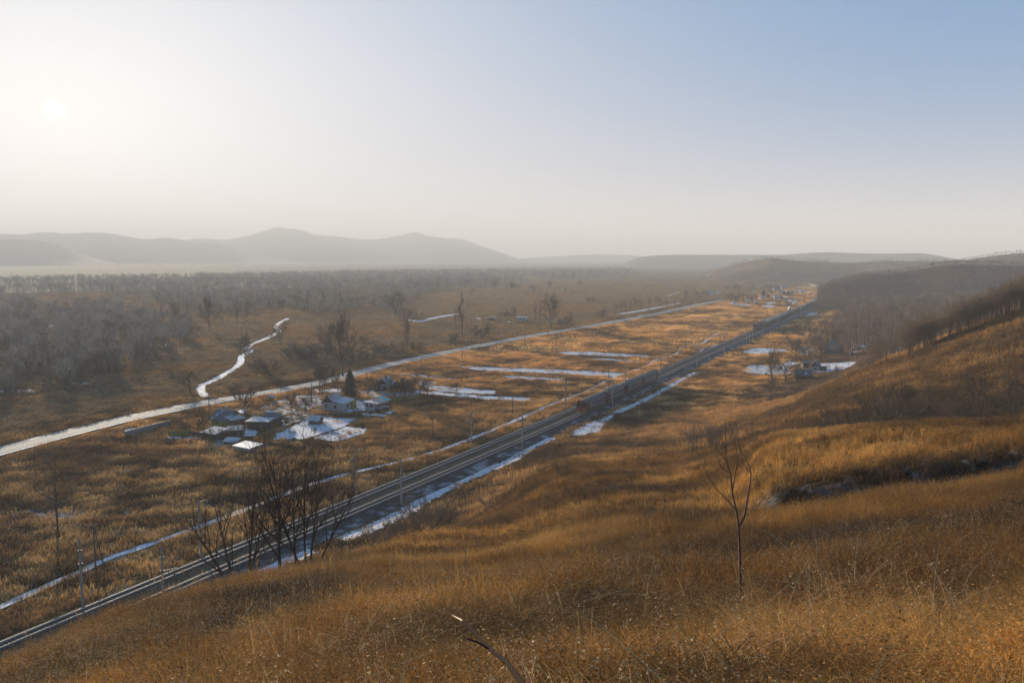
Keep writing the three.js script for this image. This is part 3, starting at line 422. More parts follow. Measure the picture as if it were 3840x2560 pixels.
// ---------------------------------------------------------------- railway
const TRK = 2.75, RAILTOP = 1.38;                                     // half the distance between the tracks, height of the rail heads
{
  const cols = [-7.6, -7, -6.4, -5.6, -5.0, -4.5, -3.6, -2.75, -1.9, -1.1, -0.6, 0, 0.6, 1.1, 1.9, 2.75, 3.6, 4.5, 5.0, 5.6, 6.3, 7.1, 8, 9];
  const prof = (d) => { const a = Math.abs(d); return a < 0.7 ? 0.86 : a < 1.15 ? lerp(0.86, 1.08, (a - 0.7) / 0.45) : a < 4.5 ? 1.08 : lerp(1.08, -0.5, (a - 4.5) / (d > 0 ? 4.5 : 3.1)); };
  const g = ribbon(smoothLine(trackCtl, 1.6), cols, (d, x, z) => prof(d) + 0.09 * noise(x / 0.9, z / 0.9, 61) * (Math.abs(Math.abs(d) - TRK) < 1 ? 0.3 : 1), (d, x, z) => {
    const a = Math.abs(d), n = noise(x / 1.1, z / 1.1, 62), n2 = fbm(x / 5, z / 5, 63);
    let c = mix3([0.05, 0.046, 0.044], [0.10, 0.09, 0.084], n + 0.5);
    if (a < 1.45) c = mix3(c, [0.25, 0.155, 0.07], 0.85);
    else if (Math.abs(a - TRK) < 0.75) c = c.map((v) => v * 0.5);
    if (a > 4.6) c = mix3(c, d > 0 ? [0.105, 0.095, 0.09] : [0.13, 0.078, 0.036], sm(4.4, 5.2, a) * (d > 0 ? 0.7 : 0.9));
    const s = d > 4.8 ? sm(0.16, 0.42, n * 0.9 + n2 + sm(5, 8, a) * 0.12) * 0.7 : d < -4.6 ? sm(0.1, 0.35, n * 0.5 + n2) * 0.6 : a < 1.2 ? sm(0.25, 0.45, n2 + n * 0.3) * 0.5 : 0;
    return mix3(c, [0.72, 0.74, 0.8], s);
  });
  tag(mesh('ballast_bed', g, new THREE.MeshStandardMaterial({ vertexColors: true, roughness: 1, map: grain, bumpMap: grain, bumpScale: 0.1 })), 'stone ballast bank that carries the two tracks', null, null, 'structure');
  const railMat = mat(0.40, 0.35, 0.31, { metalness: 0.15, roughness: 0.62 }), tieMat = mat(0.075, 0.07, 0.066);
  const tie = new GB().box(-1.35, 1.35, -0.1, 0.1, -0.14, 0.14).geo();
  for (const [s, name] of [[-1, 'left hand track of the double railway, the one under the freight train'], [1, 'right hand track of the double railway, the one under the commuter train']]) {
    const t = thing('railway_track', name, 'railway track');
    const L = offsetLine(trackAxis, s * TRK);
    for (const e of [-0.76, 0.76]) {
      const R = offsetLine(L, e), prof2 = [[-0.075, 1.2], [-0.075, 1.23], [-0.02, 1.26], [-0.038, RAILTOP - 0.03], [-0.036, RAILTOP], [0.036, RAILTOP], [0.038, RAILTOP - 0.03], [0.02, 1.26], [0.075, 1.23], [0.075, 1.2]], g2 = new GB();
      R.forEach(([x, z], k) => { const a = R[Math.max(0, k - 1)], b = R[Math.min(R.length - 1, k + 1)], l = Math.hypot(b[0] - a[0], b[1] - a[1]); for (const [d, y] of prof2) g2.v(x - (b[1] - a[1]) / l * d, y, z + (b[0] - a[0]) / l * d); if (k) for (let j = 0; j + 1 < prof2.length; j++) { const q = k * prof2.length + j, o = q - prof2.length; g2.i.push(o, o + 1, q + 1, o, q + 1, q); } });
      mesh('rail', g2.geo(), railMat, t);
    }
    const T = smoothLine(trackCtl.map((p) => p), 0.58), pts = offsetLine(T, s * TRK), im = new THREE.InstancedMesh(tie, tieMat, pts.length), M = new THREE.Matrix4(), Rr = rng(70 + s), col = new THREE.Color();
    pts.forEach(([x, z], k) => { const a = pts[Math.max(0, k - 1)], b = pts[Math.min(pts.length - 1, k + 1)]; M.makeRotationY(Math.atan2(-(b[0] - a[0]), -(b[1] - a[1])) + (Rr() - 0.5) * 0.02).setPosition(x, 1.105, z); im.setMatrixAt(k, M); const v = 0.75 + Rr() * 0.5; im.setColorAt(k, col.setRGB(v, v * 0.98, v * 0.95)); });
    im.name = 'sleeper'; im.userData.kind = 'stuff'; im.castShadow = im.receiveShadow = true; t.add(im);
  }
}
// position on the track axis: distance along from RAILS0, with direction
const axisAt = (() => { const cum = [0]; for (let k = 1; k < trackAxis.length; k++) cum.push(cum[k - 1] + Math.hypot(trackAxis[k][0] - trackAxis[k - 1][0], trackAxis[k][1] - trackAxis[k - 1][1])); return (t) => { const s = t + 420; let k = Math.min(cum.length - 2, Math.max(0, Math.floor(s / cum[cum.length - 1] * (cum.length - 1)))); while (k > 0 && cum[k] > s) k--; while (k < cum.length - 2 && cum[k + 1] < s) k++; const f = (s - cum[k]) / (cum[k + 1] - cum[k]), a = trackAxis[k], b = trackAxis[k + 1], l = Math.hypot(b[0] - a[0], b[1] - a[1]); return { x: lerp(a[0], b[0], f), z: lerp(a[1], b[1], f), dx: (b[0] - a[0]) / l, dz: (b[1] - a[1]) / l }; }; })();
const alongOf = (x, z) => { let best = 1e9, bt = 0; for (let t = -300; t < 1700; t += 1) { const a = axisAt(t), d = Math.hypot(a.x - x, a.z - z); if (d < best) { best = d; bt = t; } } return bt; };
const onTrack = (t, s) => { const a = axisAt(t); return { pos: [a.x - a.dz * s, RAILTOP, a.z + a.dx * s], turn: Math.atan2(a.dx, a.dz) }; }; // local -z ... +z runs along the track away from the camera

// ---------------------------------------------------------------- masts and poles
const concrete = mat(0.30, 0.275, 0.24), steel = mat(0.085, 0.075, 0.068, { metalness: 0.3, roughness: 0.6 }), woodPole = mat(0.12, 0.095, 0.075), glassIns = mat(0.52, 0.60, 0.38, { roughness: 0.25 });
function mastParts(root, H, side, opt = {}) { // side: the direction of the track along local x
  mesh('pole', new GB().tube([[0, -0.6, 0], [0, H * 0.5, 0], [0, H, 0]], [0.225, 0.19, 0.155], 10).geo(), concrete, root);
  const k = side;
  if (!opt.plain) {
    mesh('cantilever', new GB().bar([0.12 * k, 6.4, 0], [3.2 * k, 7.5, 0], 0.05, 5).bar([0.12 * k, 8.5, 0], [2.2 * k, 7.15, 0], 0.03, 4).bar([0.5 * k, 6.55, 0], [3.4 * k, 6.2, 0], 0.03, 4).bar([3.1 * k, 7.45, 0], [3.3 * k, 6.2, 0], 0.02, 4).geo(), steel, root);
    const ins = new GB(); for (let j = 0; j < 3; j++) ins.tube([[(0.55 + j * 0.14) * k, 6.55 + j * 0.05, 0], [(0.63 + j * 0.14) * k, 6.58 + j * 0.05, 0]], [0.1, 0.03], 8); mesh('insulator', ins.geo(), glassIns, root);
  }
  if (opt.feeder) {
    mesh('bracket', new GB().bar([0.1 * k, H - 0.35, 0], [-2.1 * k, H + 0.45, 0], 0.05, 5).bar([-0.12 * k, H - 1.6, 0], [-1.5 * k, H + 0.2, 0], 0.03, 4).geo(), steel, root);
    for (const d of [1.2, 2.05]) { const g = new GB(); for (let j = 0; j < 3; j++) g.tube([[-d * k, H + 0.05 + d * 0.12 - j * 0.17, 0], [-d * k, H - 0.06 + d * 0.12 - j * 0.17, 0]], [0.05, 0.14], 8); mesh('insulator', g.geo(), glassIns, root); }
  }
  mesh('clamp', new GB().box(-0.24, 0.24, 6.3, 6.5, -0.24, 0.24).geo(), steel, root); mesh('clamp', new GB().box(-0.22, 0.22, 8.4, 8.55, -0.22, 0.22).geo(), steel, root);
  return root;
}
const MH = 10.2;
const rightMasts = [[452, 2242], [1513, 1894], [1968, 1688], [2274, 1527], [2459, 1441], [2591, 1374], [2695, 1325], [2776, 1284.5], [2791, 1279], [2803.5, 1273.6], [2840, 1254.5], [2890.6, 1228], [2936, 1203], [2969.5, 1186], [3000, 1171], [3029, 1156], [3049, 1146], [3068, 1135], [3087, 1126], [3102, 1117]];
const leftMasts = [[292, 2267], [702, 2080], [1301, 1850], [1750, 1678], [2104, 1534.6], [2337, 1440], [2497, 1373], [2615, 1322.6], [2704, 1283], [2720, 1278]];
const RL = ['standing at the bottom left beyond the brow, its base in the grass', 'standing right of the tracks beside the dark shrubs', 'standing right of the tracks above the near bank snow', 'standing right beside the red commuter train', 'standing right of the tracks behind the tail of the commuter train'];
const LL = ['tallest grey one at the bottom left beside the footpath', 'behind the bare multi stemmed trees left of the tracks', 'with a long bracket left of the tracks near the footpath', 'left of the tracks nearest the village gardens', 'left of the tracks just ahead of the commuter train'];
const masts = [];
rightMasts.forEach(([px, py], i) => { const [x, z] = at(px, py, 0.2), t = alongOf(x, z), a = axisAt(t), p = [a.x - a.dz * 6.6, 0.35, a.z + a.dx * 6.6]; masts.push([t, p, 1, i]); });
leftMasts.forEach(([px, py], i) => { const [x, z] = at(px, py, 0.2), t = alongOf(x, z), a = axisAt(t), p = [a.x + a.dz * 6.6, 0.35, a.z - a.dx * 6.6]; masts.push([t, p, -1, i]); });
for (let t = 420; t < 1250; t += 62) { const a = axisAt(t); masts.push([t, [a.x + a.dz * 6.6, 0.35, a.z - a.dx * 6.6], -1, 99]); }
const protoMast = {};
for (const [t, p, s, i] of masts) {
  const a = axisAt(t), turn = Math.atan2(-a.dz, a.dx) + Math.PI / 2, key = s + (i === 0 ? 'p' : ''), l = s > 0 ? (RL[i] ? 'concrete railway mast ' + RL[i] : null) : (LL[i] ? 'concrete railway mast ' + LL[i] : null);
  const far = s > 0 ? 'far concrete railway mast on the right side of the tracks' : 'far concrete railway mast on the left side of the tracks', grp = s > 0 ? 'far masts right of the tracks' : 'far masts left of the tracks';
  if (!protoMast[key]) { const o = thing('railway_mast', l ?? far, 'railway mast', p, turn, l ? undefined : grp); mastParts(o, MH, s > 0 ? -1 : 1, { feeder: s < 0 && i > 0, plain: i === 0 && s < 0 }); protoMast[key] = o; }
  else copy(protoMast[key], p, turn, 1, l ?? far, l ? null : grp);
}
{ // wires over the two tracks
  const wm = mat(0.05, 0.045, 0.042, { metalness: 0.4, roughness: 0.5 });
  for (const s of [-1, 1]) for (const [name, h, sag, lab] of [['contact_wire', 7.2, 0, 'contact wire'], ['carrier_wire', 8.6, 0.9, 'carrier wire']]) {
    const pts = []; for (let t = -200; t < 900; t += 6) { const a = axisAt(t), u = ((t % 60) + 60) % 60 / 60; pts.push([a.x - a.dz * s * (TRK + 0.1), h + RAILTOP - 1.2 - sag * 4 * u * (1 - u), a.z + a.dx * s * (TRK + 0.1)]); }
    tag(mesh(name, new GB().tube(pts, pts.map(() => 0.007), 4).geo(), wm), 'thin overhead ' + lab + (s < 0 ? ' above the left track' : ' above the right track'), 'wire');
  }
}
function pole(px, py, top, label, opt = {}) { // a thin wooden line pole
  const [x, z] = at(px, py), m = Math.hypot(x, z, EYE) / FPX, h = (py - top) * m * 1.0, o = thing('utility_pole', label, 'utility pole', [x, ground(x, z), z], opt.turn ?? 0.5, opt.group), tl = opt.lean ?? 0;
  mesh('pole', new GB().tube([[0, -0.4, 0], [tl * h, h, 0]], [0.15, 0.1], 7).geo(), woodPole, o);
  if (opt.double) mesh('brace', new GB().bar([1.4, -0.3, 0.2], [0.05, h * 0.9, 0.02], 0.12, 6, 0.09).geo(), woodPole, o);
  mesh('crossarm', new GB().box(tl * h - 0.8, tl * h + 0.8, h - 0.65, h - 0.53, -0.06, 0.06).geo(), woodPole, o);
  for (const d of [-0.7, 0.7]) mesh('insulator', new GB().tube([[tl * h + d, h - 0.53, 0], [tl * h + d, h - 0.35, 0]], [0.05, 0.035], 6).geo(), glassIns, o);
  return o;
}
pole(358, 2138, 1977, 'two legged wooden line pole beside the footpath at the bottom left', { double: true, turn: 0.9 });
[[1182, 1835, 1708, 'thin line pole left of the tracks below the greenhouse side of the village'], [1622, 1660, 1578, 'thin line pole in the grass between the gardens and the tracks'], [1922, 1555, 1470, 'thin line pole at the tip of the garden strips'], [2124, 1480, 1405, 'thin line pole ahead of the commuter train near the footpath'], [2282, 1422, 1361, 'thin line pole where the longest snow strip ends'], [2400, 1378, 1327, 'thin line pole by the bend of the snowy footpath'], [2571, 1305, 1267, 'thin line pole by the far snow on the footpath'], [2734, 1242, 1218, 'farthest thin line pole before the freight train']].forEach(([x, y, t, l]) => pole(x, y, t, l));
pole(2639, 1280, 1248, 'two legged line pole far along the footpath', { double: true });
[[784, 1560, 1478, 'tall dark line pole behind the green gabled house by the road'], [1169, 1513, 1436, 'line pole in the yard left of the white house'], [1374, 1455, 1396, 'line pole between the spruce and the dark house'], [1580, 1394, 1340, 'roadside line pole nearest the spruce'], [1733, 1350, 1307, 'roadside line pole below the tall bare tree'], [1861, 1318, 1283, 'roadside line pole beside the snowy road edge'], [1967, 1288, 1255, 'roadside line pole in the middle of the row'], [2220, 1270, 1235, 'line pole standing in the reed field right of the road']].forEach(([x, y, t, l]) => pole(x, y, t, l));
pole(2053, 1261, 1225, 'two legged roadside line pole beside the big bare tree', { double: true });
pole(1894, 1255, 1223, 'leaning old pole in the meadow beyond the road', { lean: 0.14 });
pole(2403, 1284, 1262, 'short pole standing alone in the bright reed field', { lean: 0.05 });
pole(481, 1553, 1536, 'short post at the far side of the road', { lean: 0.02 });
pole(2816.5, 1304, 1268, 'pole right of the tracks above the upper garden plot');
for (const [x, y, t] of [[2835, 1206, 1176], [2880, 1188, 1166], [2906, 1178, 1158], [2922, 1170, 1152]]) pole(x, y, t, 'small far pole in the reeds behind the freight train', { group: 'far poles behind the freight train' });

// ---------------------------------------------------------------- trains
const paint = (r, g, b, o = {}) => mat(r, g, b, { roughness: 0.5, ...o });
const M = { grey: paint(0.22, 0.195, 0.19), red: paint(0.15, 0.022, 0.02), dkred: paint(0.11, 0.017, 0.016), roof: paint(0.085, 0.08, 0.075, { roughness: 0.7 }), under: paint(0.028, 0.027, 0.026, { roughness: 0.9 }), glass: paint(0.02, 0.024, 0.03, { roughness: 0.12 }), orange: paint(0.34, 0.12, 0.04), metal: paint(0.30, 0.29, 0.28, { metalness: 0.5 }), lampGlass: paint(0.8, 0.78, 0.7, { roughness: 0.15 }), pale: paint(0.55, 0.55, 0.52) };
function section(w, prof) { return prof.map(([x, y]) => [x * w / 2, y]); }
function loft(shape, z0, z1, capA = true, capB = true) { // a closed outline [x, y] pushed along z
  const g = new GB(), n = shape.length;
  for (let j = 0; j < n; j++) { const a = shape[j], b = shape[(j + 1) % n]; g.quad([a[0], a[1], z1], [b[0], b[1], z1], [b[0], b[1], z0], [a[0], a[1], z0]); }
  const cx = 0, cy = shape.reduce((s, p) => s + p[1], 0) / n;
  for (let j = 0; j < n; j++) { const a = shape[j], b = shape[(j + 1) % n]; if (capB) g.tri([cx, cy, z1], [b[0], b[1], z1], [a[0], a[1], z1]); if (capA) g.tri([cx, cy, z0], [a[0], a[1], z0], [b[0], b[1], z0]); }
  return g.geo();
}
const bogie = (z, w = 2.3) => { const g = new GB(); g.box(-w / 2, w / 2, 0.25, 0.75, z - 1.7, z + 1.7); for (const d of [-1.15, 1.15]) for (const s of [-0.76, 0.76]) g.tube([[s - 0.07, 0.48, z + d], [s + 0.07, 0.48, z + d]], [0.48, 0.48], 12); return g; };
function pantograph(parent, z) {
  const g = new GB(); g.bar([-0.7, 4.35, z - 0.7], [0.7, 4.35, z - 0.7], 0.05).bar([-0.7, 4.35, z + 0.7], [0.7, 4.35, z + 0.7], 0.05);
  for (const s of [-0.55, 0.55]) g.bar([s, 4.4, z - 0.7], [s, 5.0, z + 0.9], 0.035).bar([s, 5.0, z + 0.9], [s * 0.6, 5.75, z], 0.03).bar([s, 4.4, z + 0.7], [s, 5.0, z - 0.9], 0.035).bar([s, 5.0, z - 0.9], [s * 0.6, 5.75, z], 0.03);
  g.bar([-0.95, 5.75, z - 0.15], [0.95, 5.75, z - 0.15], 0.035).bar([-0.95, 5.75, z + 0.15], [0.95, 5.75, z + 0.15], 0.035);
  return mesh('pantograph', g.geo(), M.metal, parent);
}
const HS = [[-1, 1.15], [1, 1.15], [1, 2.2], [0.985, 3.35]];            // half outline of the body, closed by the cant rail
function carriage(train, cab, tail, motor) { // 19.6 m long, local +z is the front
  const L = 19.6, h = L / 2, w = 3.4, c = new THREE.Group(); c.name = 'carriage'; train.add(c);
  const side = [[-1.7, 1.0], [1.7, 1.0], [1.72, 2.0], [1.66, 3.5], [-1.66, 3.5], [-1.72, 2.0]];
  const zb = cab ? h - 3.6 : h - 2.6;
  mesh('body', loft(side, -h + 2.6, zb), M.grey, c);
  const redEnds = [loft(side, -h + 0.15, -h + 2.6)]; if (!cab) redEnds.push(loft(side, zb, h - 0.15)); else redEnds.push(loft(side, zb, h - 0.35, true, true));
  mesh('body_end', mergeGeometries(redEnds), M.red, c);
  const R = 3.0, roofS = [[-1.66, 3.5]]; for (let k = 0; k <= 10; k++) { const a = Math.PI * (1 - k / 10); roofS.push([Math.cos(a) * 1.66, 3.5 + Math.sin(a) * 0.8]); }
  roofS.push([1.66, 3.5]);
  mesh('roof', loft(roofS.slice(1).reverse(), -h + 0.15, cab ? h - 0.5 : h - 0.15), M.roof, c);
  for (const s of [-1, 1]) {
    for (let k = 0; k < 9; k++) { const z = -h + 3.9 + k * 1.42; if (z > zb - 0.8) break; const g = new GB(), x = 1.715 * s, X = x + 0.015 * s; g.box(Math.min(x, X) - 0.02, Math.max(x, X), 2.05, 3.0, z - 0.5, z + 0.5); mesh('window', g.geo(), M.glass, c); }
    const r = new GB(); r.box(s > 0 ? 1.70 : -1.745, s > 0 ? 1.745 : -1.70, 1.78, 1.9, -h + 2.6, zb); mesh('stripe', r.geo(), M.dkred, c);
    for (const z of cab ? [-h + 1.45, h - 2.6] : [-h + 1.45, h - 1.45]) { const g = new GB(); g.box(s > 0 ? 1.70 : -1.75, s > 0 ? 1.75 : -1.70, 1.15, 3.25, z - 0.62, z + 0.62); const d = mesh('door', g.geo(), M.dkred, c); const q = new GB(); for (const e of [-0.3, 0.3]) q.box(s > 0 ? 1.74 : -1.765, s > 0 ? 1.765 : -1.74, 2.2, 3.05, z + e - 0.2, z + e + 0.2); mesh('pane', q.geo(), M.glass, d); }
  }
  mesh('underframe', new GB().box(-1.5, 1.5, 0.62, 1.0, -h + 0.2, h - 0.2).box(-1.35, 1.35, 0.3, 0.65, -4.2, 3.6).geo(), M.under, c);
  mesh('bogie', bogie(-h + 3.4).geo(), M.under, c); mesh('bogie', bogie(h - 3.4).geo(), M.under, c);
  if (!tail) mesh('gangway', new GB().box(-0.85, 0.85, 1.05, 3.3, -h - 0.15, -h + 0.16).geo(), M.under, c);
  if (motor) {
    pantograph(c, motor * (h - 3.2));
    const g = new GB(); for (let k = 0; k < 6; k++) g.box(-0.75, -0.1, 4.2, 4.62, -6 + k * 2, -5 + k * 2); g.bar([0.5, 4.55, -7], [0.5, 4.55, 6], 0.06).bar([0.9, 4.4, -7], [0.9, 4.4, 6], 0.05); mesh('roof_equipment', g.geo(), M.metal, c);
  } else { const g = new GB(); for (let k = 0; k < 7; k++) g.box(-0.25, 0.25, 4.25, 4.42, -7.6 + k * 2.3, -6.9 + k * 2.3); mesh('roof_vent', g.geo(), M.roof, c); }
  if (cab) {
    const f = h - 0.35, face = [[-1.7, 1.0], [1.7, 1.0], [1.72, 2.0], [1.62, 3.3], [1.1, 4.0], [0, 4.25], [-1.1, 4.0], [-1.62, 3.3], [-1.72, 2.0]], g = new GB();
    const mid = face.map(([x, y]) => [x * 0.96, y, f + 0.55 - Math.max(0, y - 2.0) * 0.12]);
    for (let j = 0; j < 9; j++) { const a = face[j], b = face[(j + 1) % 9], A = mid[j], B = mid[(j + 1) % 9]; g.quad([...a, f], [...b, f], B, A); g.tri([0, 2.4, f + 0.52], A, B); }
    mesh('cab_front', g.geo(), M.red, c);
    for (const s of [-1, 1]) { const q = new GB(); q.box(s * 0.82 - 0.62, s * 0.82 + 0.62, 2.45, 3.25, f + 0.3, f + 0.56); mesh('windscreen', q.geo(), M.glass, c); const p = new GB(); p.tube([[s * 1.2, 1.72, f + 0.5], [s * 1.2, 1.72, f + 0.62]], [0.17, 0.15], 10); mesh('headlight', p.geo(), M.lampGlass, c); }
    mesh('headlight', new GB().tube([[0, 3.78, f + 0.2], [0, 3.78, f + 0.5]], [0.26, 0.24], 12).geo(), M.lampGlass, c);
    mesh('front_band', new GB().box(-1.66, 1.66, 1.28, 1.5, f + 0.3, f + 0.6).geo(), M.orange, c);
    mesh('pilot', new GB().box(-1.45, 1.45, 0.28, 1.0, f - 0.2, f + 0.45).geo(), M.orange, c);
    mesh('coupler', new GB().box(-0.2, 0.2, 0.8, 1.1, f + 0.2, f + 1.1).geo(), M.under, c);
  }
  return c;
}
function place(part, origin, t, s) { const q = onTrack(t, s); part.position.set(q.pos[0] - origin[0], q.pos[1] - origin[1], q.pos[2] - origin[2]); part.rotation.y = q.turn + Math.PI; }
{
  const [fx, fz] = at(2168, 1556, 0.9), t0 = alongOf(fx, fz) + 0.6, o = onTrack(t0, TRK).pos, train = thing('commuter_train', 'red and grey four car electric commuter train coming towards the camera on the near track', 'train', o);
  [[1, 0, 0], [0, 0, 1], [0, 0, -1], [0, 1, 0]].forEach(([cab, tail, motor], k) => { const c = carriage(train, cab, tail, motor); place(c, o, t0 + 9.8 + k * 20.1, TRK); });
}
{
  const [fx, fz] = at(2832, 1238, 1.3), t0 = alongOf(fx, fz), o = onTrack(t0, -TRK).pos, train = thing('freight_train', 'long freight train with red locomotive and a string of tank wagons on the far track', 'train', o);
  const side = [[-1.55, 1.0], [1.55, 1.0], [1.58, 2.2], [1.5, 3.9], [0.9, 4.35], [-0.9, 4.35], [-1.5, 3.9], [-1.58, 2.2]];
  let t = t0;
  for (let k = 0; k < 2; k++) {
    const L = 17.2, h = L / 2, c = new THREE.Group(); c.name = 'locomotive'; train.add(c);
    mesh('body', loft(side, -h + 0.2, h - 0.2), M.red, c);
    for (const s of [-1, 1]) mesh('side_panel', new GB().box(s > 0 ? 1.575 : -1.62, s > 0 ? 1.62 : -1.575, 1.5, 3.2, -h + 2, h - 3.4).geo(), M.grey, c);
    mesh('underframe', new GB().box(-1.5, 1.5, 0.55, 1.0, -h, h).geo(), M.under, c); mesh('bogie', bogie(-h + 3.5).geo(), M.under, c); mesh('bogie', bogie(h - 3.5).geo(), M.under, c);
    mesh('roof_equipment', new GB().box(-0.9, 0.9, 4.3, 4.7, -6, -2).box(-0.7, 0.7, 4.3, 4.6, 0, 3).bar([0.8, 4.8, -6], [0.8, 4.8, 5], 0.06).geo(), M.roof, c); pantograph(c, k ? -5.6 : 5.6);
    for (const s of [-1, 1]) for (let j = 0; j < 4; j++) mesh('window', new GB().box(s > 0 ? 1.6 : -1.64, s > 0 ? 1.64 : -1.6, 2.3, 2.9, -5 + j * 2.6, -4.2 + j * 2.6).geo(), M.glass, c);
    if (!k) {
      const f = h - 0.2; for (const s of [-1, 1]) mesh('windscreen', new GB().box(s > 0 ? 0.08 : -1.3, s > 0 ? 1.3 : -0.08, 2.6, 3.5, f - 0.1, f + 0.05).geo(), M.glass, c);
      for (const x of [-1.05, 1.05]) mesh('headlight', new GB().tube([[x, 1.75, f], [x, 1.75, f + 0.14]], [0.2, 0.18], 10).geo(), M.lampGlass, c);
      mesh('headlight', new GB().tube([[0, 4.0, f - 0.2], [0, 4.0, f + 0.14]], [0.24, 0.22], 10).geo(), M.lampGlass, c);
      mesh('front_band', new GB().box(-1.5, 1.5, 1.25, 1.45, f - 0.1, f + 0.06).geo(), M.pale, c); mesh('pilot', new GB().box(-1.4, 1.4, 0.25, 0.95, f - 0.3, f + 0.25).geo(), M.orange, c);
      mesh('coupler', new GB().box(-0.2, 0.2, 0.8, 1.1, f, f + 0.9).geo(), M.under, c);
    }
    place(c, o, t + h, -TRK); t += L;
  }
  const tank = new THREE.CylinderGeometry(1.5, 1.5, 10.4, 20).rotateX(Math.PI / 2).translate(0, 2.75, 0), ends = [-5.2, 5.2].map((z) => new THREE.SphereGeometry(1.5, 18, 6, 0, Math.PI * 2, 0, Math.PI / 2).scale(1, 0.28, 1).rotateX(z > 0 ? Math.PI / 2 : -Math.PI / 2).translate(0, 2.75, z));
  const tankG = mergeGeometries([tank, ...ends]), domeG = new GB().tube([[0, 4.15, 0], [0, 4.6, 0]], [0.65, 0.6], 14).box(-0.45, 0.45, 4.55, 4.66, -0.45, 0.45).geo(), frameG = new GB().box(-1.4, 1.4, 0.95, 1.2, -5.9, 5.9).box(-1.2, 1.2, 1.1, 1.6, -4.9, -4.1).box(-1.2, 1.2, 1.1, 1.6, 4.1, 4.9).geo(), walkG = new GB().box(-1.0, 1.0, 4.28, 4.33, -2.2, 2.2).bar([-1.45, 1.2, 0.7], [-0.8, 4.3, 0.7], 0.04).bar([1.45, 1.2, 0.7], [0.8, 4.3, 0.7], 0.04).geo(), bG = mergeGeometries([bogie(-3.9, 2.2).geo(), bogie(3.9, 2.2).geo()]);
  const tones = [paint(0.36, 0.33, 0.28), paint(0.28, 0.25, 0.21), paint(0.17, 0.12, 0.10), paint(0.06, 0.055, 0.055), paint(0.20, 0.16, 0.13)], R = rng(12);
  for (let k = 0; k < 55; k++) {
    const c = new THREE.Group(); c.name = 'tank_wagon'; train.add(c);
    const m = tones[k < 9 ? Math.floor(R() * 2) : k < 14 ? 2 : Math.floor(R() * 5)];
    mesh('tank', tankG, m, c); mesh('dome', domeG, m, c); mesh('walkway', walkG, M.metal, c); mesh('frame', frameG, M.under, c); mesh('bogie', bG, M.under, c);
    place(c, o, t + 6.05, -TRK); t += 12.1;
  }
}

// ---------------------------------------------------------------- houses, sheds and fences
const B = { white: mat(0.66, 0.66, 0.67, { map: grainSoft }), snow: snowMat, slate: mat(0.20, 0.205, 0.215, { map: grainSoft, roughness: 0.8 }), darkwood: mat(0.075, 0.058, 0.045), oldwood: mat(0.15, 0.115, 0.085), brick: mat(0.24, 0.105, 0.07), green: mat(0.10, 0.17, 0.03), yellow: mat(0.30, 0.25, 0.04), tan: mat(0.30, 0.22, 0.14), glass: mat(0.03, 0.035, 0.04, { roughness: 0.1 }), frame: mat(0.30, 0.12, 0.10), tarp: mat(0.02, 0.34, 0.40, { roughness: 0.5 }), metal: mat(0.24, 0.27, 0.29, { metalness: 0.4, roughness: 0.5 }), turq: mat(0.05, 0.26, 0.22), plaster: mat(0.30, 0.29, 0.27), film: mat(0.78, 0.76, 0.72, { roughness: 0.5 }), concrete: mat(0.33, 0.31, 0.28) };
// a building stands with its camera-facing wall from pixel A to pixel B; local x runs along that wall, local z comes towards the camera, depth goes to -z
function siteAt(A, Bp, name, label, category, group) {
  const a = at(...A), b = at(...Bp), w = Math.hypot(b[0] - a[0], b[1] - a[1]), turn = Math.atan2(-(b[1] - a[1]), b[0] - a[0]);
  const o = thing(name, label, category, [(a[0] + b[0]) / 2, ground((a[0] + b[0]) / 2, (a[1] + b[1]) / 2), (a[1] + b[1]) / 2], turn, group);
  o.w = w; return o;
}
const walls = (o, w, d, h, m, z0 = 0, x0 = 0, name = 'wall') => { const t = 0.18, g = new GB(); g.box(x0 - w / 2, x0 + w / 2, -0.4, h, z0 - t, z0).box(x0 - w / 2, x0 + w / 2, -0.4, h, z0 - d, z0 - d + t).box(x0 - w / 2, x0 - w / 2 + t, -0.4, h, z0 - d + t, z0 - t).box(x0 + w / 2 - t, x0 + w / 2, -0.4, h, z0 - d + t, z0 - t); return mesh(name, g.geo(), m, o); };
function slab(o, name, pts, th, m) { // a roof plane: four corners, given thickness downwards
  const g = new GB(), q = pts.map((p) => [p[0], p[1] - th, p[2]]); g.quad(...pts); g.quad(q[3], q[2], q[1], q[0]); for (let k = 0; k < 4; k++) { const j = (k + 1) % 4; g.quad(q[k], q[j], pts[j], pts[k]); } return mesh(name, g.geo(), m, o);
}
function win(o, x, y, z, w, h, axis = 'z', m = B.frame) { // frame standing proud of the wall, pane inside it
  const f = new GB(), p = new GB(), A = (x0, x1, y0, y1, d0, d1, g) => axis === 'z' ? g.box(x + x0, x + x1, y + y0, y + y1, z + d0, z + d1) : g.box(x + d0, x + d1, y + y0, y + y1, z + x0, z + x1), t = 0.08, a = w / 2, b = h / 2;
  A(-a - t, a + t, b, b + t, -0.02, 0.05, f); A(-a - t, a + t, -b - t, -b, -0.02, 0.07, f); A(-a - t, -a, -b, b, -0.02, 0.05, f); A(a, a + t, -b, b, -0.02, 0.05, f); A(-0.03, 0.03, -b, b, -0.02, 0.045, f);
  A(-a, a, -b, b, -0.03, 0.02, p); const k = mesh('window', f.geo(), m, o); mesh('pane', p.geo(), B.glass, k); return k;
}
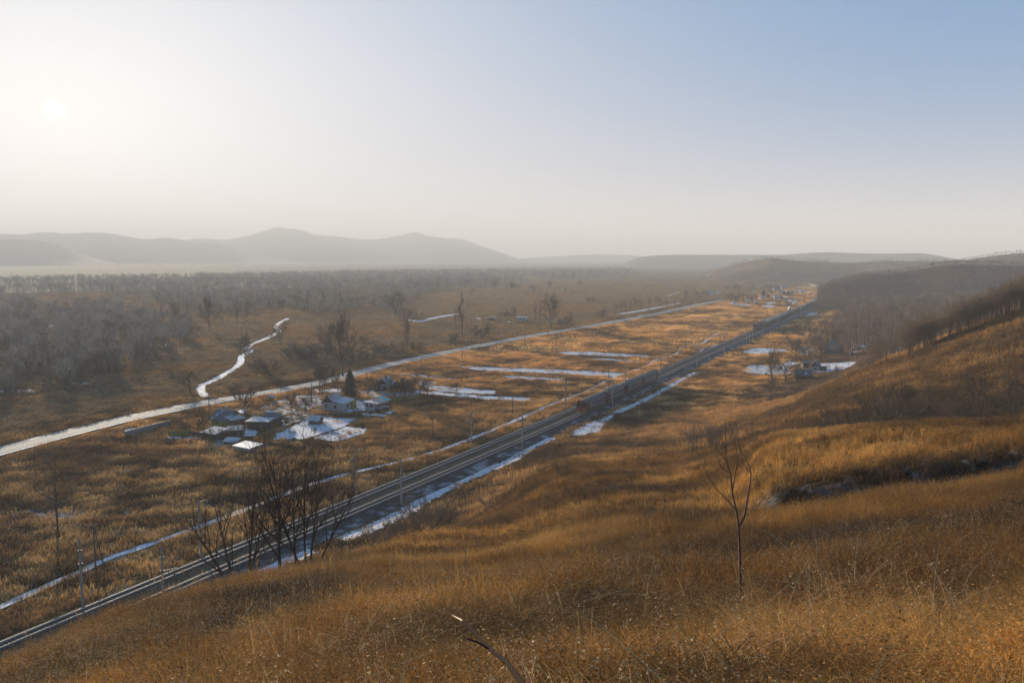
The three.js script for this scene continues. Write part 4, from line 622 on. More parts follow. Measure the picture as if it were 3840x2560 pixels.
function door(o, x, z, w, h, m, axis = 'z') { const g = new GB(), q = new GB(); if (axis === 'z') { g.box(x - w / 2, x + w / 2, 0, h, z - 0.02, z + 0.05); q.box(x + w * 0.3, x + w * 0.38, h * 0.48, h * 0.53, z + 0.04, z + 0.09); } else { g.box(x - 0.02, x + 0.05, 0, h, z - w / 2, z + w / 2); q.box(x + 0.04, x + 0.09, h * 0.48, h * 0.53, z + w * 0.3, z + w * 0.38); } const d = mesh('door', g.geo(), m, o); mesh('handle', q.geo(), B.metal, d); return d; }
const chimney = (par, x, y0, y1, z, m = B.concrete, r = 0.28) => mesh('chimney', new GB().box(x - r, x + r, y0, y1, z - r, z + r).box(x - r - 0.06, x + r + 0.06, y1, y1 + 0.12, z - r - 0.06, z + r + 0.06).geo(), m, par);
function gable(o, w, d, h, rise, ridgeX, mRoof, mGable, over = 0.35, snowy, z0 = 0, x0 = 0) { // ridge along z (gable faces the camera)
  const e = over, lx = x0 - w / 2 - e, rx = x0 + w / 2 + e, dy = rise * e / (w / 2), F = z0 + e, K = z0 - d - e;
  const rf = slab(o, 'roof', [[lx, h - dy, F], [ridgeX, h + rise, F], [ridgeX, h + rise, K], [lx, h - dy, K]], 0.12, mRoof);
  slab(o, 'roof', [[ridgeX + 0.002, h + rise, F], [rx, h - dy, F], [rx, h - dy, K], [ridgeX + 0.002, h + rise, K]], 0.12, snowy ?? mRoof);
  for (const z of [z0 - 0.02, z0 - d + 0.1]) { const g = new GB(); g.tri([x0 - w / 2, h, z], [x0 + w / 2, h, z], [ridgeX, h + rise - 0.14, z]); g.tri([x0 + w / 2, h, z - 0.1], [x0 - w / 2, h, z - 0.1], [ridgeX, h + rise - 0.14, z - 0.1]); mesh('gable', g.geo(), mGable, o); }
  return rf;
}
function gableX(o, w, d, h, rise, mRoof, mGable, over = 0.35, z0 = 0, x0 = 0) { // ridge along x (a roof slope faces the camera)
  const e = over, lx = x0 - w / 2 - e, rx = x0 + w / 2 + e, dy = rise * e / (d / 2), zm = z0 - d / 2;
  const rf = slab(o, 'roof', [[lx, h - dy, z0 + e], [rx, h - dy, z0 + e], [rx, h + rise, zm], [lx, h + rise, zm]], 0.1, mRoof);
  slab(o, 'roof', [[lx, h + rise, zm - 0.002], [rx, h + rise, zm - 0.002], [rx, h - dy, z0 - d - e], [lx, h - dy, z0 - d - e]], 0.1, mRoof);
  for (const s of [-1, 1]) { const x = x0 + s * (w / 2 - 0.02), g = new GB(); g.tri([x, h, z0], [x, h, z0 - d], [x, h + rise - 0.12, zm]); g.tri([x - s * 0.1, h, z0 - d], [x - s * 0.1, h, z0], [x - s * 0.1, h + rise - 0.12, zm]); mesh('gable', g.geo(), mGable, o); }
  return rf;
}
const seams = (rf, pts, n, m, name = 'seam') => { const [a, b, c, d] = pts; for (let k = 0; k <= n; k++) { const f = k / n, p = [0, 1, 2].map((i) => lerp(a[i], b[i], f)), q = [0, 1, 2].map((i) => lerp(d[i], c[i], f)); mesh(name, new GB().bar([p[0], p[1] + 0.03, p[2]], [q[0], q[1] + 0.03, q[2]], 0.04, 4).geo(), m, rf); } };

{ // white house with a gable
  const o = siteAt([1206.5, 1537], [1290, 1543], 'house', 'white house with snowy standing seam roof and dark gable left of the spruce front', 'house'), w = o.w, d = 6.4, h = 2.75;
  o.userData.label = 'white house with a dark gable and snowy seamed roof in front of the spruce';
  walls(o, w, d, h, B.white);
  const gw = w * 0.56, gx = -w / 2 + gw / 2;
  gable(o, gw, d, h, 2.5, gx, B.slate, B.darkwood, 0.4, B.snow, 0, gx);
  const e = 0.45, L = [[gx + gw * 0.16, h + 1.75, e], [w / 2 + e, h - 0.05, e], [w / 2 + e, h - 0.05, -d - e], [gx + gw * 0.16, h + 1.75, -d - e]];
  const rf = slab(o, 'roof', [[gx + gw / 2 - 0.3, h + 0.62, e + 0.02], [w / 2 + e, h - 0.02, e + 0.02], [w / 2 + e, h + 0.5, -d - e], [gx + gw / 2 - 0.3, h + 1.1, -d - e]], 0.12, B.snow);
  mesh('wall', new GB().tri([gx + gw / 2 - 0.3, h, -0.03], [w / 2, h, -0.03], [gx + gw / 2 - 0.3, h + 0.5, -0.03]).geo(), B.darkwood, o);
  seams(rf, [[gx + 0.02, h + 2.5, 0.3], [gx + 0.02, h + 2.5, -d - 0.3], [gx + gw / 2 + 0.35, h - 0.25, -d - 0.3], [gx + gw / 2 + 0.35, h - 0.25, 0.3]], 7, B.slate);
  chimney(rf, gx + 0.75, h + 1.5, h + 3.4, -1.2, B.concrete);
  win(o, -w * 0.31, 1.55, 0.005, 0.85, 1.1); win(o, w * 0.11, 1.5, 0.005, 0.85, 1.05); win(o, w / 2 + 0.005, 1.6, -2.3, 0.8, 1.1, 'x');
  mesh('plinth', new GB().box(-w / 2 - 0.05, w / 2 + 0.05, -0.4, 0.28, -d, 0.05).geo(), B.concrete, o);
  walls(o, 0.9, 2.6, 2.5, B.yellow, -d + 2.2, w / 2 + 0.46, 'porch'); door(o, w / 2 + 0.92, -d + 1.0, 0.9, 2, B.darkwood, 'x');
}
{ // little flat roofed house
  const o = siteAt([1367.4, 1537], [1404.5, 1543], 'house', 'little white flat roofed house with two dark windows and an open porch', 'house'), w = o.w, d = 5.6, h = 2.9;
  walls(o, w, d, h, B.white);
  const rf = slab(o, 'roof', [[-w / 2 - 0.5, h + 0.02, 0.5], [w / 2 + 1.9, h + 0.08, 0.4], [w / 2 + 1.9, h + 0.5, -d - 0.4], [-w / 2 - 0.5, h + 0.45, -d - 0.4]], 0.16, B.concrete);
  slab(rf, 'roof_snow', [[-w / 2 - 0.3, h + 0.075, 0.3], [w / 2 - 0.4, h + 0.1, 0.25], [w / 2 - 0.2, h + 0.2, -1.0], [-w / 2 - 0.3, h + 0.2, -1.2]], 0.05, B.snow);
  mesh('stovepipe', new GB().tube([[0.3, h + 0.2, -1.6], [0.3, h + 1.5, -1.6]], [0.09, 0.09], 8).geo(), B.metal, rf);
  win(o, -w * 0.24, 1.95, 0.005, 0.8, 0.95); win(o, w * 0.18, 1.9, 0.005, 1.1, 0.85); door(o, w * 0.06, 0.03, 0.65, 1.0, B.white); door(o, w * 0.38, 0.03, 0.6, 1.0, B.plaster);
  mesh('porch_post', new GB().box(w / 2 + 1.65, w / 2 + 1.8, -0.3, h, 0.1, 0.25).geo(), B.darkwood, o); mesh('porch_post', new GB().box(w / 2 + 1.65, w / 2 + 1.8, -0.3, h, -d, -d + 0.15).geo(), B.darkwood, o);
  mesh('porch_wall', new GB().box(w / 2 + 0.02, w / 2 + 1.75, -0.4, 1.15, -d + 0.3, -0.2).geo(), B.darkwood, o);
  slab(o, 'ledge', [[w / 2 + 0.05, 1.42, 0.1], [w / 2 + 2.2, 1.3, 0.1], [w / 2 + 2.2, 1.4, -d + 0.5], [w / 2 + 0.05, 1.5, -d + 0.5]], 0.1, B.snow);
  const T = thing('tarpaulin', 'turquoise sheet spread over the back of the little flat roofed house', 'tarpaulin', o.position.toArray(), o.rotation.y);
  const tw = new GB(), nx = 12, nz = 6, f = (i, j) => { const x = lerp(-w / 2 + 1.0, w / 2 + 1.7, i / nx), z = lerp(-d + 0.4, -d - 1.8, j / nz); return [x, h + 1.15 - 0.55 * i / nx + 0.14 * noise(i * 0.7, j * 0.6, 81) - (j === 0 ? 0.35 : 0) - Math.max(0, j - 4) * 0.35, z]; };
  for (let i = 0; i < nx; i++) for (let j = 0; j < nz; j++) tw.quad(f(i, j), f(i + 1, j), f(i + 1, j + 1), f(i, j + 1));
  mesh('sheet', tw.geo(), B.tarp, T); mesh('pole', new GB().bar([-w / 2 + 1.1, -0.3, -d - 0.7], [-w / 2 + 1.1, h + 0.9, -d - 0.7], 0.06).bar([w / 2 + 1.6, -0.3, -d - 0.7], [w / 2 + 1.6, h + 0.4, -d - 0.7], 0.06).geo(), B.oldwood, T);
}
{ // dark house behind the orchard
  const o = siteAt([1407, 1464], [1458, 1466], 'house', 'dark weathered gable house among bare orchard trees near the road', 'house'), w = o.w, d = 6.5, h = 2.5;
  walls(o, w, d, h, B.plaster); gable(o, w, d, h, 2.6, 0, B.darkwood, B.darkwood, 0.45, B.snow);
  chimney(o, 0.8, h + 1.6, h + 3.1, -2.4, B.brick, 0.3); win(o, -w * 0.2, 1.4, 0.005, 0.8, 1.0); win(o, w * 0.2, 1.4, 0.005, 1.3, 1.0);
  mesh('veranda', new GB().box(-w / 2 - 0.6, w / 2 - 1, -0.3, 0.9, 0.02, 1.3).geo(), B.darkwood, o);
  const s = siteAt([1478, 1462], [1522, 1464], 'shed', 'long low dark shed right of the dark weathered house', 'shed'); walls(s, s.w, 3.6, 2.1, B.darkwood); gableX(s, s.w, 3.6, 2.1, 1.0, B.oldwood, B.darkwood); door(s, 0, 0.02, 1, 1.8, B.oldwood);
}
{ // green gabled house with its brick extension
  const o = siteAt([792, 1597], [857, 1603], 'house', 'yellow walled house with a grey sheeted roof and a green gable end', 'house'), w = o.w, d = 6, h = 2.5, rise = 2.5;
  walls(o, w, d, h, B.yellow); const rf = gableX(o, w, d, h, rise, B.slate, B.green, 0.4);
  const e = 0.4, dy = rise * e / (d / 2);
  for (let r = 0; r < 3; r++) for (let k = 0; k < 7; k++) { // overlapping roof sheets
    const f0 = r / 3, f1 = (r + 1) / 3 - 0.01, x0 = lerp(-w / 2 - e, w / 2 + e, k / 7) + 0.02, x1 = lerp(-w / 2 - e, w / 2 + e, (k + 1) / 7) - 0.02, P = (f, x) => [x, lerp(h - dy, h + rise, f) + 0.06 + (1 - (f * 3 - r)) * 0.02, lerp(e, -d / 2, f)];
    slab(rf, 'roof_sheet', [P(f0, x0), P(f0, x1), P(f1, x1), P(f1, x0)], 0.04, (r * 7 + k * 3) % 5 ? B.slate : B.metal);
  }
  mesh('ridge_cap', new GB().bar([-w / 2 - e, h + rise + 0.08, -d / 2], [w / 2 + e, h + rise + 0.08, -d / 2], 0.12, 6).geo(), B.concrete, o); chimney(rf, 0.2, h + rise - 0.5, h + rise + 0.9, -d / 2 + 0.1, B.concrete);
  win(o, -w * 0.2, 1.4, 0.005, 0.9, 1.0, 'z', B.white); win(o, w * 0.2, 1.4, 0.005, 0.9, 1.0, 'z', B.white); win(o, w / 2 + 0.005, h + 0.9, -d / 2, 0.5, 0.6, 'x', B.yellow);
  const x = siteAt([866, 1609], [921, 1598], 'house_extension', 'brick walled extension with a snow streaked lean-to roof beside the green gable', 'extension'); const W = x.w; walls(x, W, 3.4, 2.7, B.brick);
  slab(x, 'roof', [[-W / 2 - 0.3, 2.75, 0.35], [W / 2 + 0.3, 2.75, 0.35], [W / 2 + 0.3, 3.55, -3.6], [-W / 2 - 0.3, 3.55, -3.6]], 0.12, B.oldwood); for (let k = 0; k < 5; k++) slab(x, 'roof_snow', [[-W / 2 + k * W / 5, 2.83, 0.3], [-W / 2 + (k + 0.72) * W / 5, 2.83, 0.3], [-W / 2 + (k + 0.8) * W / 5, 3.62, -3.5], [-W / 2 + (k + 0.05) * W / 5, 3.62, -3.5]], 0.05, B.snow);
  win(x, -W * 0.15, 1.5, 0.005, 0.7, 1.0, 'z', B.tan); door(x, W * 0.25, 0.02, 0.9, 2, B.darkwood); mesh('annexe', new GB().box(-W / 2 - 1.4, -W / 2 - 0.02, -0.3, 2.0, -2.4, -0.3).geo(), B.green, x);
}
function shed(A, Bp, label, d, h, roofFn, wall = B.darkwood, opt = {}) { const o = siteAt(A, Bp, 'shed', label, 'shed'); const n = 9; walls(o, o.w, d, h, wall); for (let k = 0; k < n; k++) { const w = o.w / n; mesh('plank', new GB().box(-o.w / 2 + k * w + 0.02, -o.w / 2 + (k + 1) * w - 0.02, -0.2, h - 0.05, 0.0, 0.035 + (k % 3) * 0.008).geo(), wall, o); } roofFn(o, o.w, d, h); if (opt.door !== false) door(o, o.w * 0.2, 0.05, 0.9, Math.min(1.9, h - 0.2), B.oldwood); return o; }
const flat = (m, lf = 0, over = 0.3) => (o, w, d, h) => slab(o, 'roof', [[-w / 2 - over, h + 0.12, over], [w / 2 + over, h + 0.12, over], [w / 2 + over, h + 0.12 + lf, -d - over], [-w / 2 - over, h + 0.12 + lf, -d - over]], 0.14, m);
shed([926, 1609], [1004, 1611], 'long dark plank shed with a flat snow covered roof', 4.8, 2.5, flat(B.snow, 0.35, 0.5));
{ const o = siteAt([981, 1597], [1029, 1599], 'shed', 'dark timber shed under a grey hip roof with snow at its top', 'shed'), w = o.w, d = 4.6, h = 2.6, e = 0.8; walls(o, w, d, h, B.darkwood); const a = [0, h + 2.1, -d / 2], g = new GB(), c = [[-w / 2 - e, h - 0.1, e], [w / 2 + e, h - 0.1, e], [w / 2 + e, h - 0.1, -d - e], [-w / 2 - e, h - 0.1, -d - e]]; for (let k = 0; k < 4; k++) g.tri(c[k], c[(k + 1) % 4], a); g.quad(c[3], c[2], c[1], c[0]); const rf = mesh('roof', g.geo(), B.slate, o); const q = new GB(), s = 0.28; for (let k = 0; k < 4; k++) { const f = (p) => [lerp(a[0], p[0], s), lerp(a[1], p[1], s) + 0.04, lerp(a[2], p[2], s)]; q.tri(f(c[k]), f(c[(k + 1) % 4]), [a[0], a[1] + 0.06, a[2]]); } mesh('roof_snow', q.geo(), B.snow, rf); door(o, 0.5, 0.02, 1, 1.9, B.oldwood); win(o, -1, 1.5, 0.005, 0.6, 0.6); }
shed([752, 1646], [810, 1654], 'low shed with a patchy snow covered roof behind the dark picket fence', 5.2, 1.9, (o, w, d, h) => { const rf = slab(o, 'roof', [[-w / 2 - 0.3, h + 0.1, 0.3], [w / 2 + 0.3, h, 0.3], [w / 2 + 0.3, h + 0.8, -d - 0.3], [-w / 2 - 0.3, h + 0.9, -d - 0.3]], 0.14, B.slate); for (let k = 0; k < 4; k++) slab(rf, 'roof_snow', [[-w / 2 + k * w / 4, h + 0.17, 0.2], [-w / 2 + (k + 0.85) * w / 4, h + 0.15, 0.2], [-w / 2 + (k + 0.9) * w / 4, h + 0.9, -d], [-w / 2 + (k + 0.1) * w / 4, h + 0.93, -d]], 0.05, B.snow); }, B.darkwood);
shed([850, 1644], [910, 1640], 'dark shed with a tan boarded roof lightly dusted with snow', 4.2, 2.1, (o, w, d, h) => { const rf = flat(B.oldwood, 0.6)(o, w, d, h); slab(rf, 'roof_board', [[-w / 2, h + 0.2, 0.2], [w / 2, h + 0.2, 0.2], [w / 2, h + 0.78, -d], [-w / 2, h + 0.78, -d]], 0.05, B.tan); for (const [f, g2] of [[0.06, 0.16], [0.3, 0.34], [0.5, 0.62], [0.8, 0.86]]) slab(rf, 'roof_snow', [[lerp(-w / 2, w / 2, f), h + 0.24, 0.15], [lerp(-w / 2, w / 2, g2), h + 0.24, 0.15], [lerp(-w / 2, w / 2, g2 + 0.03), h + 0.81, -d + 0.1], [lerp(-w / 2, w / 2, f + 0.02), h + 0.81, -d + 0.1]], 0.04, B.snow); });
shed([838, 1668], [886, 1668], 'tumbledown woodshed half buried under snow beside the greenhouse', 2.8, 1.0, (o, w, d, h) => { slab(o, 'roof', [[-w / 2 - 0.2, h + 0.05, 0.25], [w / 2 + 0.2, h - 0.25, 0.25], [w / 2 + 0.3, h + 0.35, -d - 0.3], [-w / 2 - 0.1, h + 0.55, -d - 0.3]], 0.14, B.snow); }, B.darkwood, { door: false });
shed([1156, 1592.5], [1195, 1595], 'small plank shed with snowy gable roof standing alone in the white garden', 2.6, 1.6, (o, w, d, h) => { gableX(o, w, d, h, 1.3, B.snow, B.oldwood, 0.25); }, B.oldwood, { door: false });
{ const o = siteAt([1008, 1509], [1023, 1509], 'outhouse', 'small yellow outhouse with a white roof by the bushes below the road', 'outhouse'), w = o.w; walls(o, w, 1.3, 2.0, B.tan); slab(o, 'roof', [[-w / 2 - 0.25, 2.15, 0.3], [w / 2 + 0.25, 2.15, 0.3], [w / 2 + 0.25, 2.5, -1.6], [-w / 2 - 0.25, 2.5, -1.6]], 0.3, B.snow); door(o, 0, 0.02, 0.7, 1.8, B.yellow); }
{ // greenhouse
  const o = siteAt([872, 1690], [936, 1703], 'greenhouse', 'greenhouse frame with a bright white sheet over its sloping roof', 'greenhouse'), w = o.w, d = 4.2, h = 1.5, ext = 3.2;
  slab(o, 'roof_sheet', [[-w / 2 - 0.1, h, 0.15], [w / 2, h, 0.15], [w / 2 + 0.3, h + 0.55, -d], [-w / 2 + 0.3, h + 0.55, -d]], 0.05, B.film);
  for (let k = 0; k <= 8; k++) { const x = lerp(-w / 2, w / 2 + ext, k / 8); mesh('post', new GB().box(x - 0.04, x + 0.04, -0.3, h - 0.06, -0.04, 0.04).geo(), B.white, o); mesh('post', new GB().box(x - 0.04, x + 0.04, -0.3, h + 0.46, -d - 0.04, -d + 0.04).geo(), B.white, o); mesh('rafter', new GB().bar([x, h - 0.09, 0], [x, h + 0.44, -d], 0.035).geo(), B.white, o); }
  mesh('rail', new GB().bar([-w / 2, h - 0.08, 0], [w / 2 + ext, h - 0.08, 0], 0.04).bar([-w / 2, h + 0.46, -d], [w / 2 + ext, h + 0.46, -d], 0.04).bar([-w / 2, 0.7, 0], [w / 2 + ext, 0.7, 0], 0.03).geo(), B.white, o);
  for (let k = 0; k < 5; k++) { const x0 = lerp(-w / 2, w / 2, k / 5) + 0.05, x1 = lerp(-w / 2, w / 2, (k + 1) / 5) - 0.05; mesh('pane', new GB().box(x0, x1, 0.1, h - 0.14, -0.01, 0.01).geo(), B.plaster, o); }
}
function fence(A, Bp, h, n, label, mBoard, mPost, gap = 0.02, name = 'board') { const o = siteAt(A, Bp, 'fence', label, 'fence'), w = o.w; for (let k = 0; k < n; k++) { const x0 = lerp(-w / 2, w / 2, k / n) + gap, x1 = lerp(-w / 2, w / 2, (k + 1) / n) - gap; mesh(name, new GB().box(x0, x1, 0.05, h + 0.04 * noise(k * 1.7, 2, 90), -0.03, 0.03).geo(), mBoard, o); } for (let k = 0; k <= Math.ceil(w / 2.6); k++) { const x = lerp(-w / 2, w / 2, k / Math.ceil(w / 2.6)); mesh('post', new GB().box(x - 0.07, x + 0.07, -0.4, h + 0.12, -0.17, -0.035).geo(), mPost, o); } mesh('rail', new GB().box(-w / 2, w / 2, h * 0.75, h * 0.82, -0.1, -0.035).geo(), mPost, o); return o; }
fence([468, 1641], [640, 1597], 2.0, 14, 'grey corrugated metal fence slanting from the road towards the sheds', B.metal, B.concrete, 0.02, 'panel');
fence([630, 1634], [708, 1634], 1.5, 26, 'green board fence left of the low shed', B.green, B.darkwood);
fence([709, 1634], [750, 1640], 1.5, 14, 'dark board fence between the green fence and the low shed', B.darkwood, B.darkwood);
fence([622, 1652], [745, 1654], 0.9, 30, 'low old picket fence at the edge of the reeds', B.oldwood, B.darkwood, 0.09);
{ const o = siteAt([1132, 1509], [1186, 1512], 'frame', 'dark timber frame of posts and shelves in the yard left of the white house', 'timber frame'), w = o.w; for (const x of [-w / 2, -w * 0.2, w * 0.15, w / 2]) mesh('post', new GB().box(x - 0.08, x + 0.08, -0.3, 1.9, -0.1, 0.06).geo(), B.darkwood, o); mesh('beam', new GB().box(-w / 2 - 0.2, w / 2 + 0.2, 1.7, 1.85, -0.12, 0.08).geo(), B.darkwood, o); mesh('shelf', new GB().box(-w / 2, -w * 0.25, 0.3, 1.5, -0.5, 0.1).geo(), B.oldwood, o); mesh('shelf', new GB().box(-w * 0.18, w * 0.4, 0.5, 0.6, -0.5, 0.1).geo(), B.darkwood, o); }
// right of the railway
{ const o = siteAt([2984.5, 1446], [3040, 1449], 'barn', 'dark timber barn with a weathered grey roof at the foot of the grassy spur', 'barn'), w = o.w, d = 4.8, h = 2.5; walls(o, w, d, h, B.darkwood); const rf = gableX(o, w, d, h, 1.9, B.slate, B.darkwood, 0.4); for (let k = 0; k < 12; k++) mesh('plank', new GB().box(-w / 2 + k * w / 12 + 0.02, -w / 2 + (k + 1) * w / 12 - 0.02, -0.2, h - 0.05, 0.002, 0.04 + (k % 3) * 0.01).geo(), B.darkwood, o); slab(rf, 'roof_snow', [[0.6, h + 0.2, -0.1], [1.4, h + 0.2, -0.1], [1.4, h + 1.55, -d / 2 + 0.3], [0.8, h + 1.55, -d / 2 + 0.3]], 0.05, B.snow); walls(o, 1.2, 3.2, 1.9, B.darkwood, -0.8, w / 2 + 0.62, 'lean_to'); }
{ const o = siteAt([3033, 1408], [3072, 1410.5], 'house', 'small pale house with a steep dark gable behind the dark barn', 'house'), w = o.w, d = 6.5, h = 2.3; walls(o, w, d, h, B.plaster); gable(o, w, d, h, 2.4, 0.2, B.tan, B.darkwood, 0.4, B.slate); win(o, 0.5, 1.3, 0.005, 1.3, 0.9, 'z', B.white); walls(o, 2.4, 4, 1.9, B.darkwood, -1.5, w / 2 + 1.22, 'lean_to');
  const s = siteAt([3013, 1389], [3050, 1389], 'shed', 'dark shed with snow flecked roof behind the steep dark gable', 'shed'); walls(s, s.w, 3.6, 2.1, B.darkwood); const rf = gableX(s, s.w, 3.6, 2.1, 1.0, B.darkwood, B.darkwood); for (let k = 0; k < 5; k++) slab(rf, 'roof_snow', [[-s.w / 2 + k * s.w / 5, 2.35, -0.1], [-s.w / 2 + (k + 0.55) * s.w / 5, 2.35, -0.1], [-s.w / 2 + (k + 0.5) * s.w / 5, 2.95, -1.3], [-s.w / 2 + (k + 0.1) * s.w / 5, 2.95, -1.3]], 0.05, B.snow); door(s, 0.3, 0.02, 0.9, 1.8, B.oldwood); }
{ const o = siteAt([3089, 1338], [3144, 1342], 'house', 'big house with a tall blue grey hipped roof below the birches', 'house'), w = o.w, d = 9, h = 2.8, e = 0.5, rz = 2.2, top = h + 4.6, g = new GB(); walls(o, w, d, h, B.oldwood); const c = [[-w / 2 - e, h - 0.15, e], [w / 2 + e, h - 0.15, e], [w / 2 + e, h - 0.15, -d - e], [-w / 2 - e, h - 0.15, -d - e]], r0 = [-w * 0.08, top, -rz - 1.4], r1 = [-w * 0.02, top, -d + 2.2]; g.tri(c[0], c[1], r0); g.quad(c[1], c[2], r1, r0); g.tri(c[2], c[3], r1); g.quad(c[3], c[0], r0, r1); g.quad(c[3], c[2], c[1], c[0]); const rf = mesh('roof', g.geo(), B.slate, o); mesh('ridge_cap', new GB().bar([r0[0], top + 0.05, r0[2]], [r1[0], top + 0.05, r1[2]], 0.14, 6).geo(), B.frame, rf); chimney(rf, -w * 0.3, h + 2.2, top + 0.3, -4.5, B.brick, 0.35); const q = new GB(), L = (a, b, f) => a.map((v, k) => lerp(v, b[k], f)), lift = (p) => [p[0] - 0.05, p[1] + 0.07, p[2]]; q.quad(lift(L(c[3], r1, 0.45)), lift(L(c[0], r0, 0.45)), lift(L(c[0], r0, 0.8)), lift(L(c[3], r1, 0.8))); mesh('roof_snow', q.geo(), B.snow, rf); win(o, -w * 0.25, 1.4, 0.005, 1, 1.1, 'z', B.white); win(o, w * 0.12, 1.4, 0.005, 1, 1.1, 'z', B.white); door(o, w * 0.38, 0.02, 0.9, 2, B.darkwood); }
{ const o = siteAt([3211, 1332], [3226, 1334], 'shed', 'small turquoise shed with a snowy roof under the wooded slope', 'shed'), w = o.w; walls(o, w, 3.4, 2.0, B.turq); slab(o, 'roof', [[-w / 2 - 0.3, 2.2, 0.3], [w / 2 + 1.7, 2.0, 0.3], [w / 2 + 1.7, 2.5, -3.8], [-w / 2 - 0.3, 2.75, -3.8]], 0.15, B.snow); walls(o, 1.5, 3.0, 1.8, B.tan, -0.2, w / 2 + 0.78, 'lean_to'); door(o, 0.2, 0.02, 0.8, 1.8, B.darkwood); }
fence([2782, 1405], [2880, 1413], 1.0, 24, 'low fence along the front of the snowy orchard plot', B.oldwood, B.darkwood, 0.1);
// huts in the meadow beyond the road
{ const o = siteAt([1826, 1203], [1856, 1203], 'hut', 'small dark flat roofed hut under bare trees in the meadow beyond the road', 'hut'), w = o.w; walls(o, w, 5, 2.6, B.oldwood); flat(B.slate, 0.2, 0.6)(o, w, 5, 2.6); door(o, 0, 0.02, 1, 2, B.darkwood); win(o, -w * 0.3, 1.5, 0.005, 1, 0.9, 'z', B.white); }
{ const o = siteAt([1934, 1203], [1974, 1204], 'hut', 'blue white hut with small windows in the meadow beyond the road', 'hut'), w = o.w; walls(o, w, 5, 3.0, mat(0.42, 0.45, 0.50)); flat(B.concrete, 0.3, 0.3)(o, w, 5, 3.0); for (const f of [-0.3, 0, 0.3]) win(o, w * f, 1.6, 0.005, 1.1, 1, 'z', B.darkwood); }
// far village: small houses seen over the fields
const farHouse = (A, Bp, label, d, h, rise, wall, roof, X = false) => { const o = siteAt(A, Bp, 'house', label, 'house'), w = o.w; walls(o, w, d, h, wall); if (X) gableX(o, w, d, h, rise, roof, wall, 0.4); else gable(o, w, d, h, rise, 0, roof, wall, 0.4); win(o, -w * 0.22, 1.5, 0.005, 1.1, 1.1); win(o, w * 0.22, 1.5, 0.005, 1.1, 1.1); return o; };
const fp = (x, y) => [2560 + x * 0.2721, 1060 + y * 0.2721];
farHouse(fp(1265, 112), fp(1325, 112), 'blue roofed house behind the spruce in the far village', 8, 3, 3, B.plaster, mat(0.10, 0.16, 0.26), true);
farHouse(fp(1375, 86), fp(1432, 86), 'white roofed house at the very back of the far village', 9, 3, 3, B.plaster, B.snow, true);
farHouse(fp(1425, 166), fp(1482, 166), 'dark house behind the middle plot of the far village', 7, 2.8, 2.6, B.darkwood, B.slate);
farHouse(fp(1380, 166), fp(1420, 166), 'small dark hut left of the dark far house', 5, 2.4, 1.8, B.darkwood, B.darkwood, true);
farHouse(fp(1268, 222), fp(1330, 222), 'low house with blue snowy roof amid the far plots', 6, 2.4, 2.0, B.plaster, mat(0.36, 0.42, 0.5), true);
farHouse(fp(1895, 108), fp(1945, 108), 'white roofed house nearest the far bend of the railway', 9, 3, 3.0, B.plaster, B.snow, true);
farHouse(fp(695, 292), fp(725, 292), 'small white roofed shed left of the cars at the edge of the far village', 4, 2, 1.4, B.white, B.snow, true);
farHouse(fp(1470, 386), fp(1500, 386), 'little pale trackside hut beside the tank wagons', 4, 2.6, 1.4, B.white, B.snow);
farHouse(fp(1420, 326), fp(1490, 326), 'long dark low shed beside the lower far snowy plot', 5, 2, 1.2, B.darkwood, B.slate, true);
farHouse(fp(365, 168), fp(425, 168), 'white roofed house among hedges left of the far village', 7, 2.6, 2.0, B.plaster, B.snow, true);
farHouse(fp(480, 165), fp(525, 165), 'second white roofed house among hedges, right of the first', 6, 2.4, 1.8, B.plaster, B.snow, true);
[[1335, 1380, 150, 'low dark house at the far left of the back row in the far village', 1], [1500, 1540, 158, 'low grey roofed house in the back row of the far village', 0], [1560, 1600, 150, 'small house right of the low grey roofed one in the far village', 1], [1630, 1670, 146, 'pale house near the lane at the right of the far village', 2], [1160, 1205, 208, 'dark shed beside the smaller spruce of the far village', 0], [1080, 1120, 232, 'small snowy roofed shed left of the low blue snowy house', 2], [1345, 1385, 236, 'brown shed between the far snowy plots', 0], [1210, 1250, 150, 'grey house just left of the blue roofed far house', 0], [890, 930, 288, 'small dark shed under the trees at the near edge of the far village', 1], [1000, 1040, 296, 'pale shed by the lone dark tree of the far village', 2]].forEach(([a, b, y, l, k]) => farHouse(fp(a, y), fp(b, y), l, 6, 2.6, 2.1, [B.darkwood, B.oldwood, B.plaster][k], [B.slate, B.snow, B.snow][k], true));
{ const o = siteAt(fp(760, 296), fp(800, 296), 'parked_car', 'small white car parked at the near edge of the far village', 'car'), w = 4.2; const g = [[-w / 2, 0.35], [w / 2, 0.35], [w / 2, 0.85], [w * 0.3, 0.95], [w * 0.14, 1.42], [-w * 0.26, 1.42], [-w * 0.42, 0.95], [-w / 2, 0.9]]; mesh('body', loft(g, -1.7, 0), B.white, o); mesh('window', new GB().box(-w * 0.24, w * 0.12, 0.98, 1.3, 0.002, 0.03).geo(), B.glass, o); for (const x of [-1.3, 1.3]) mesh('wheel', new GB().tube([[x, 0.32, -1.72], [x, 0.32, 0.05]], [0.32, 0.32], 12).geo(), B.darkwood, o); }

// ---------------------------------------------------------------- trees
const V3 = (x, y, z) => new THREE.Vector3(x, y, z);
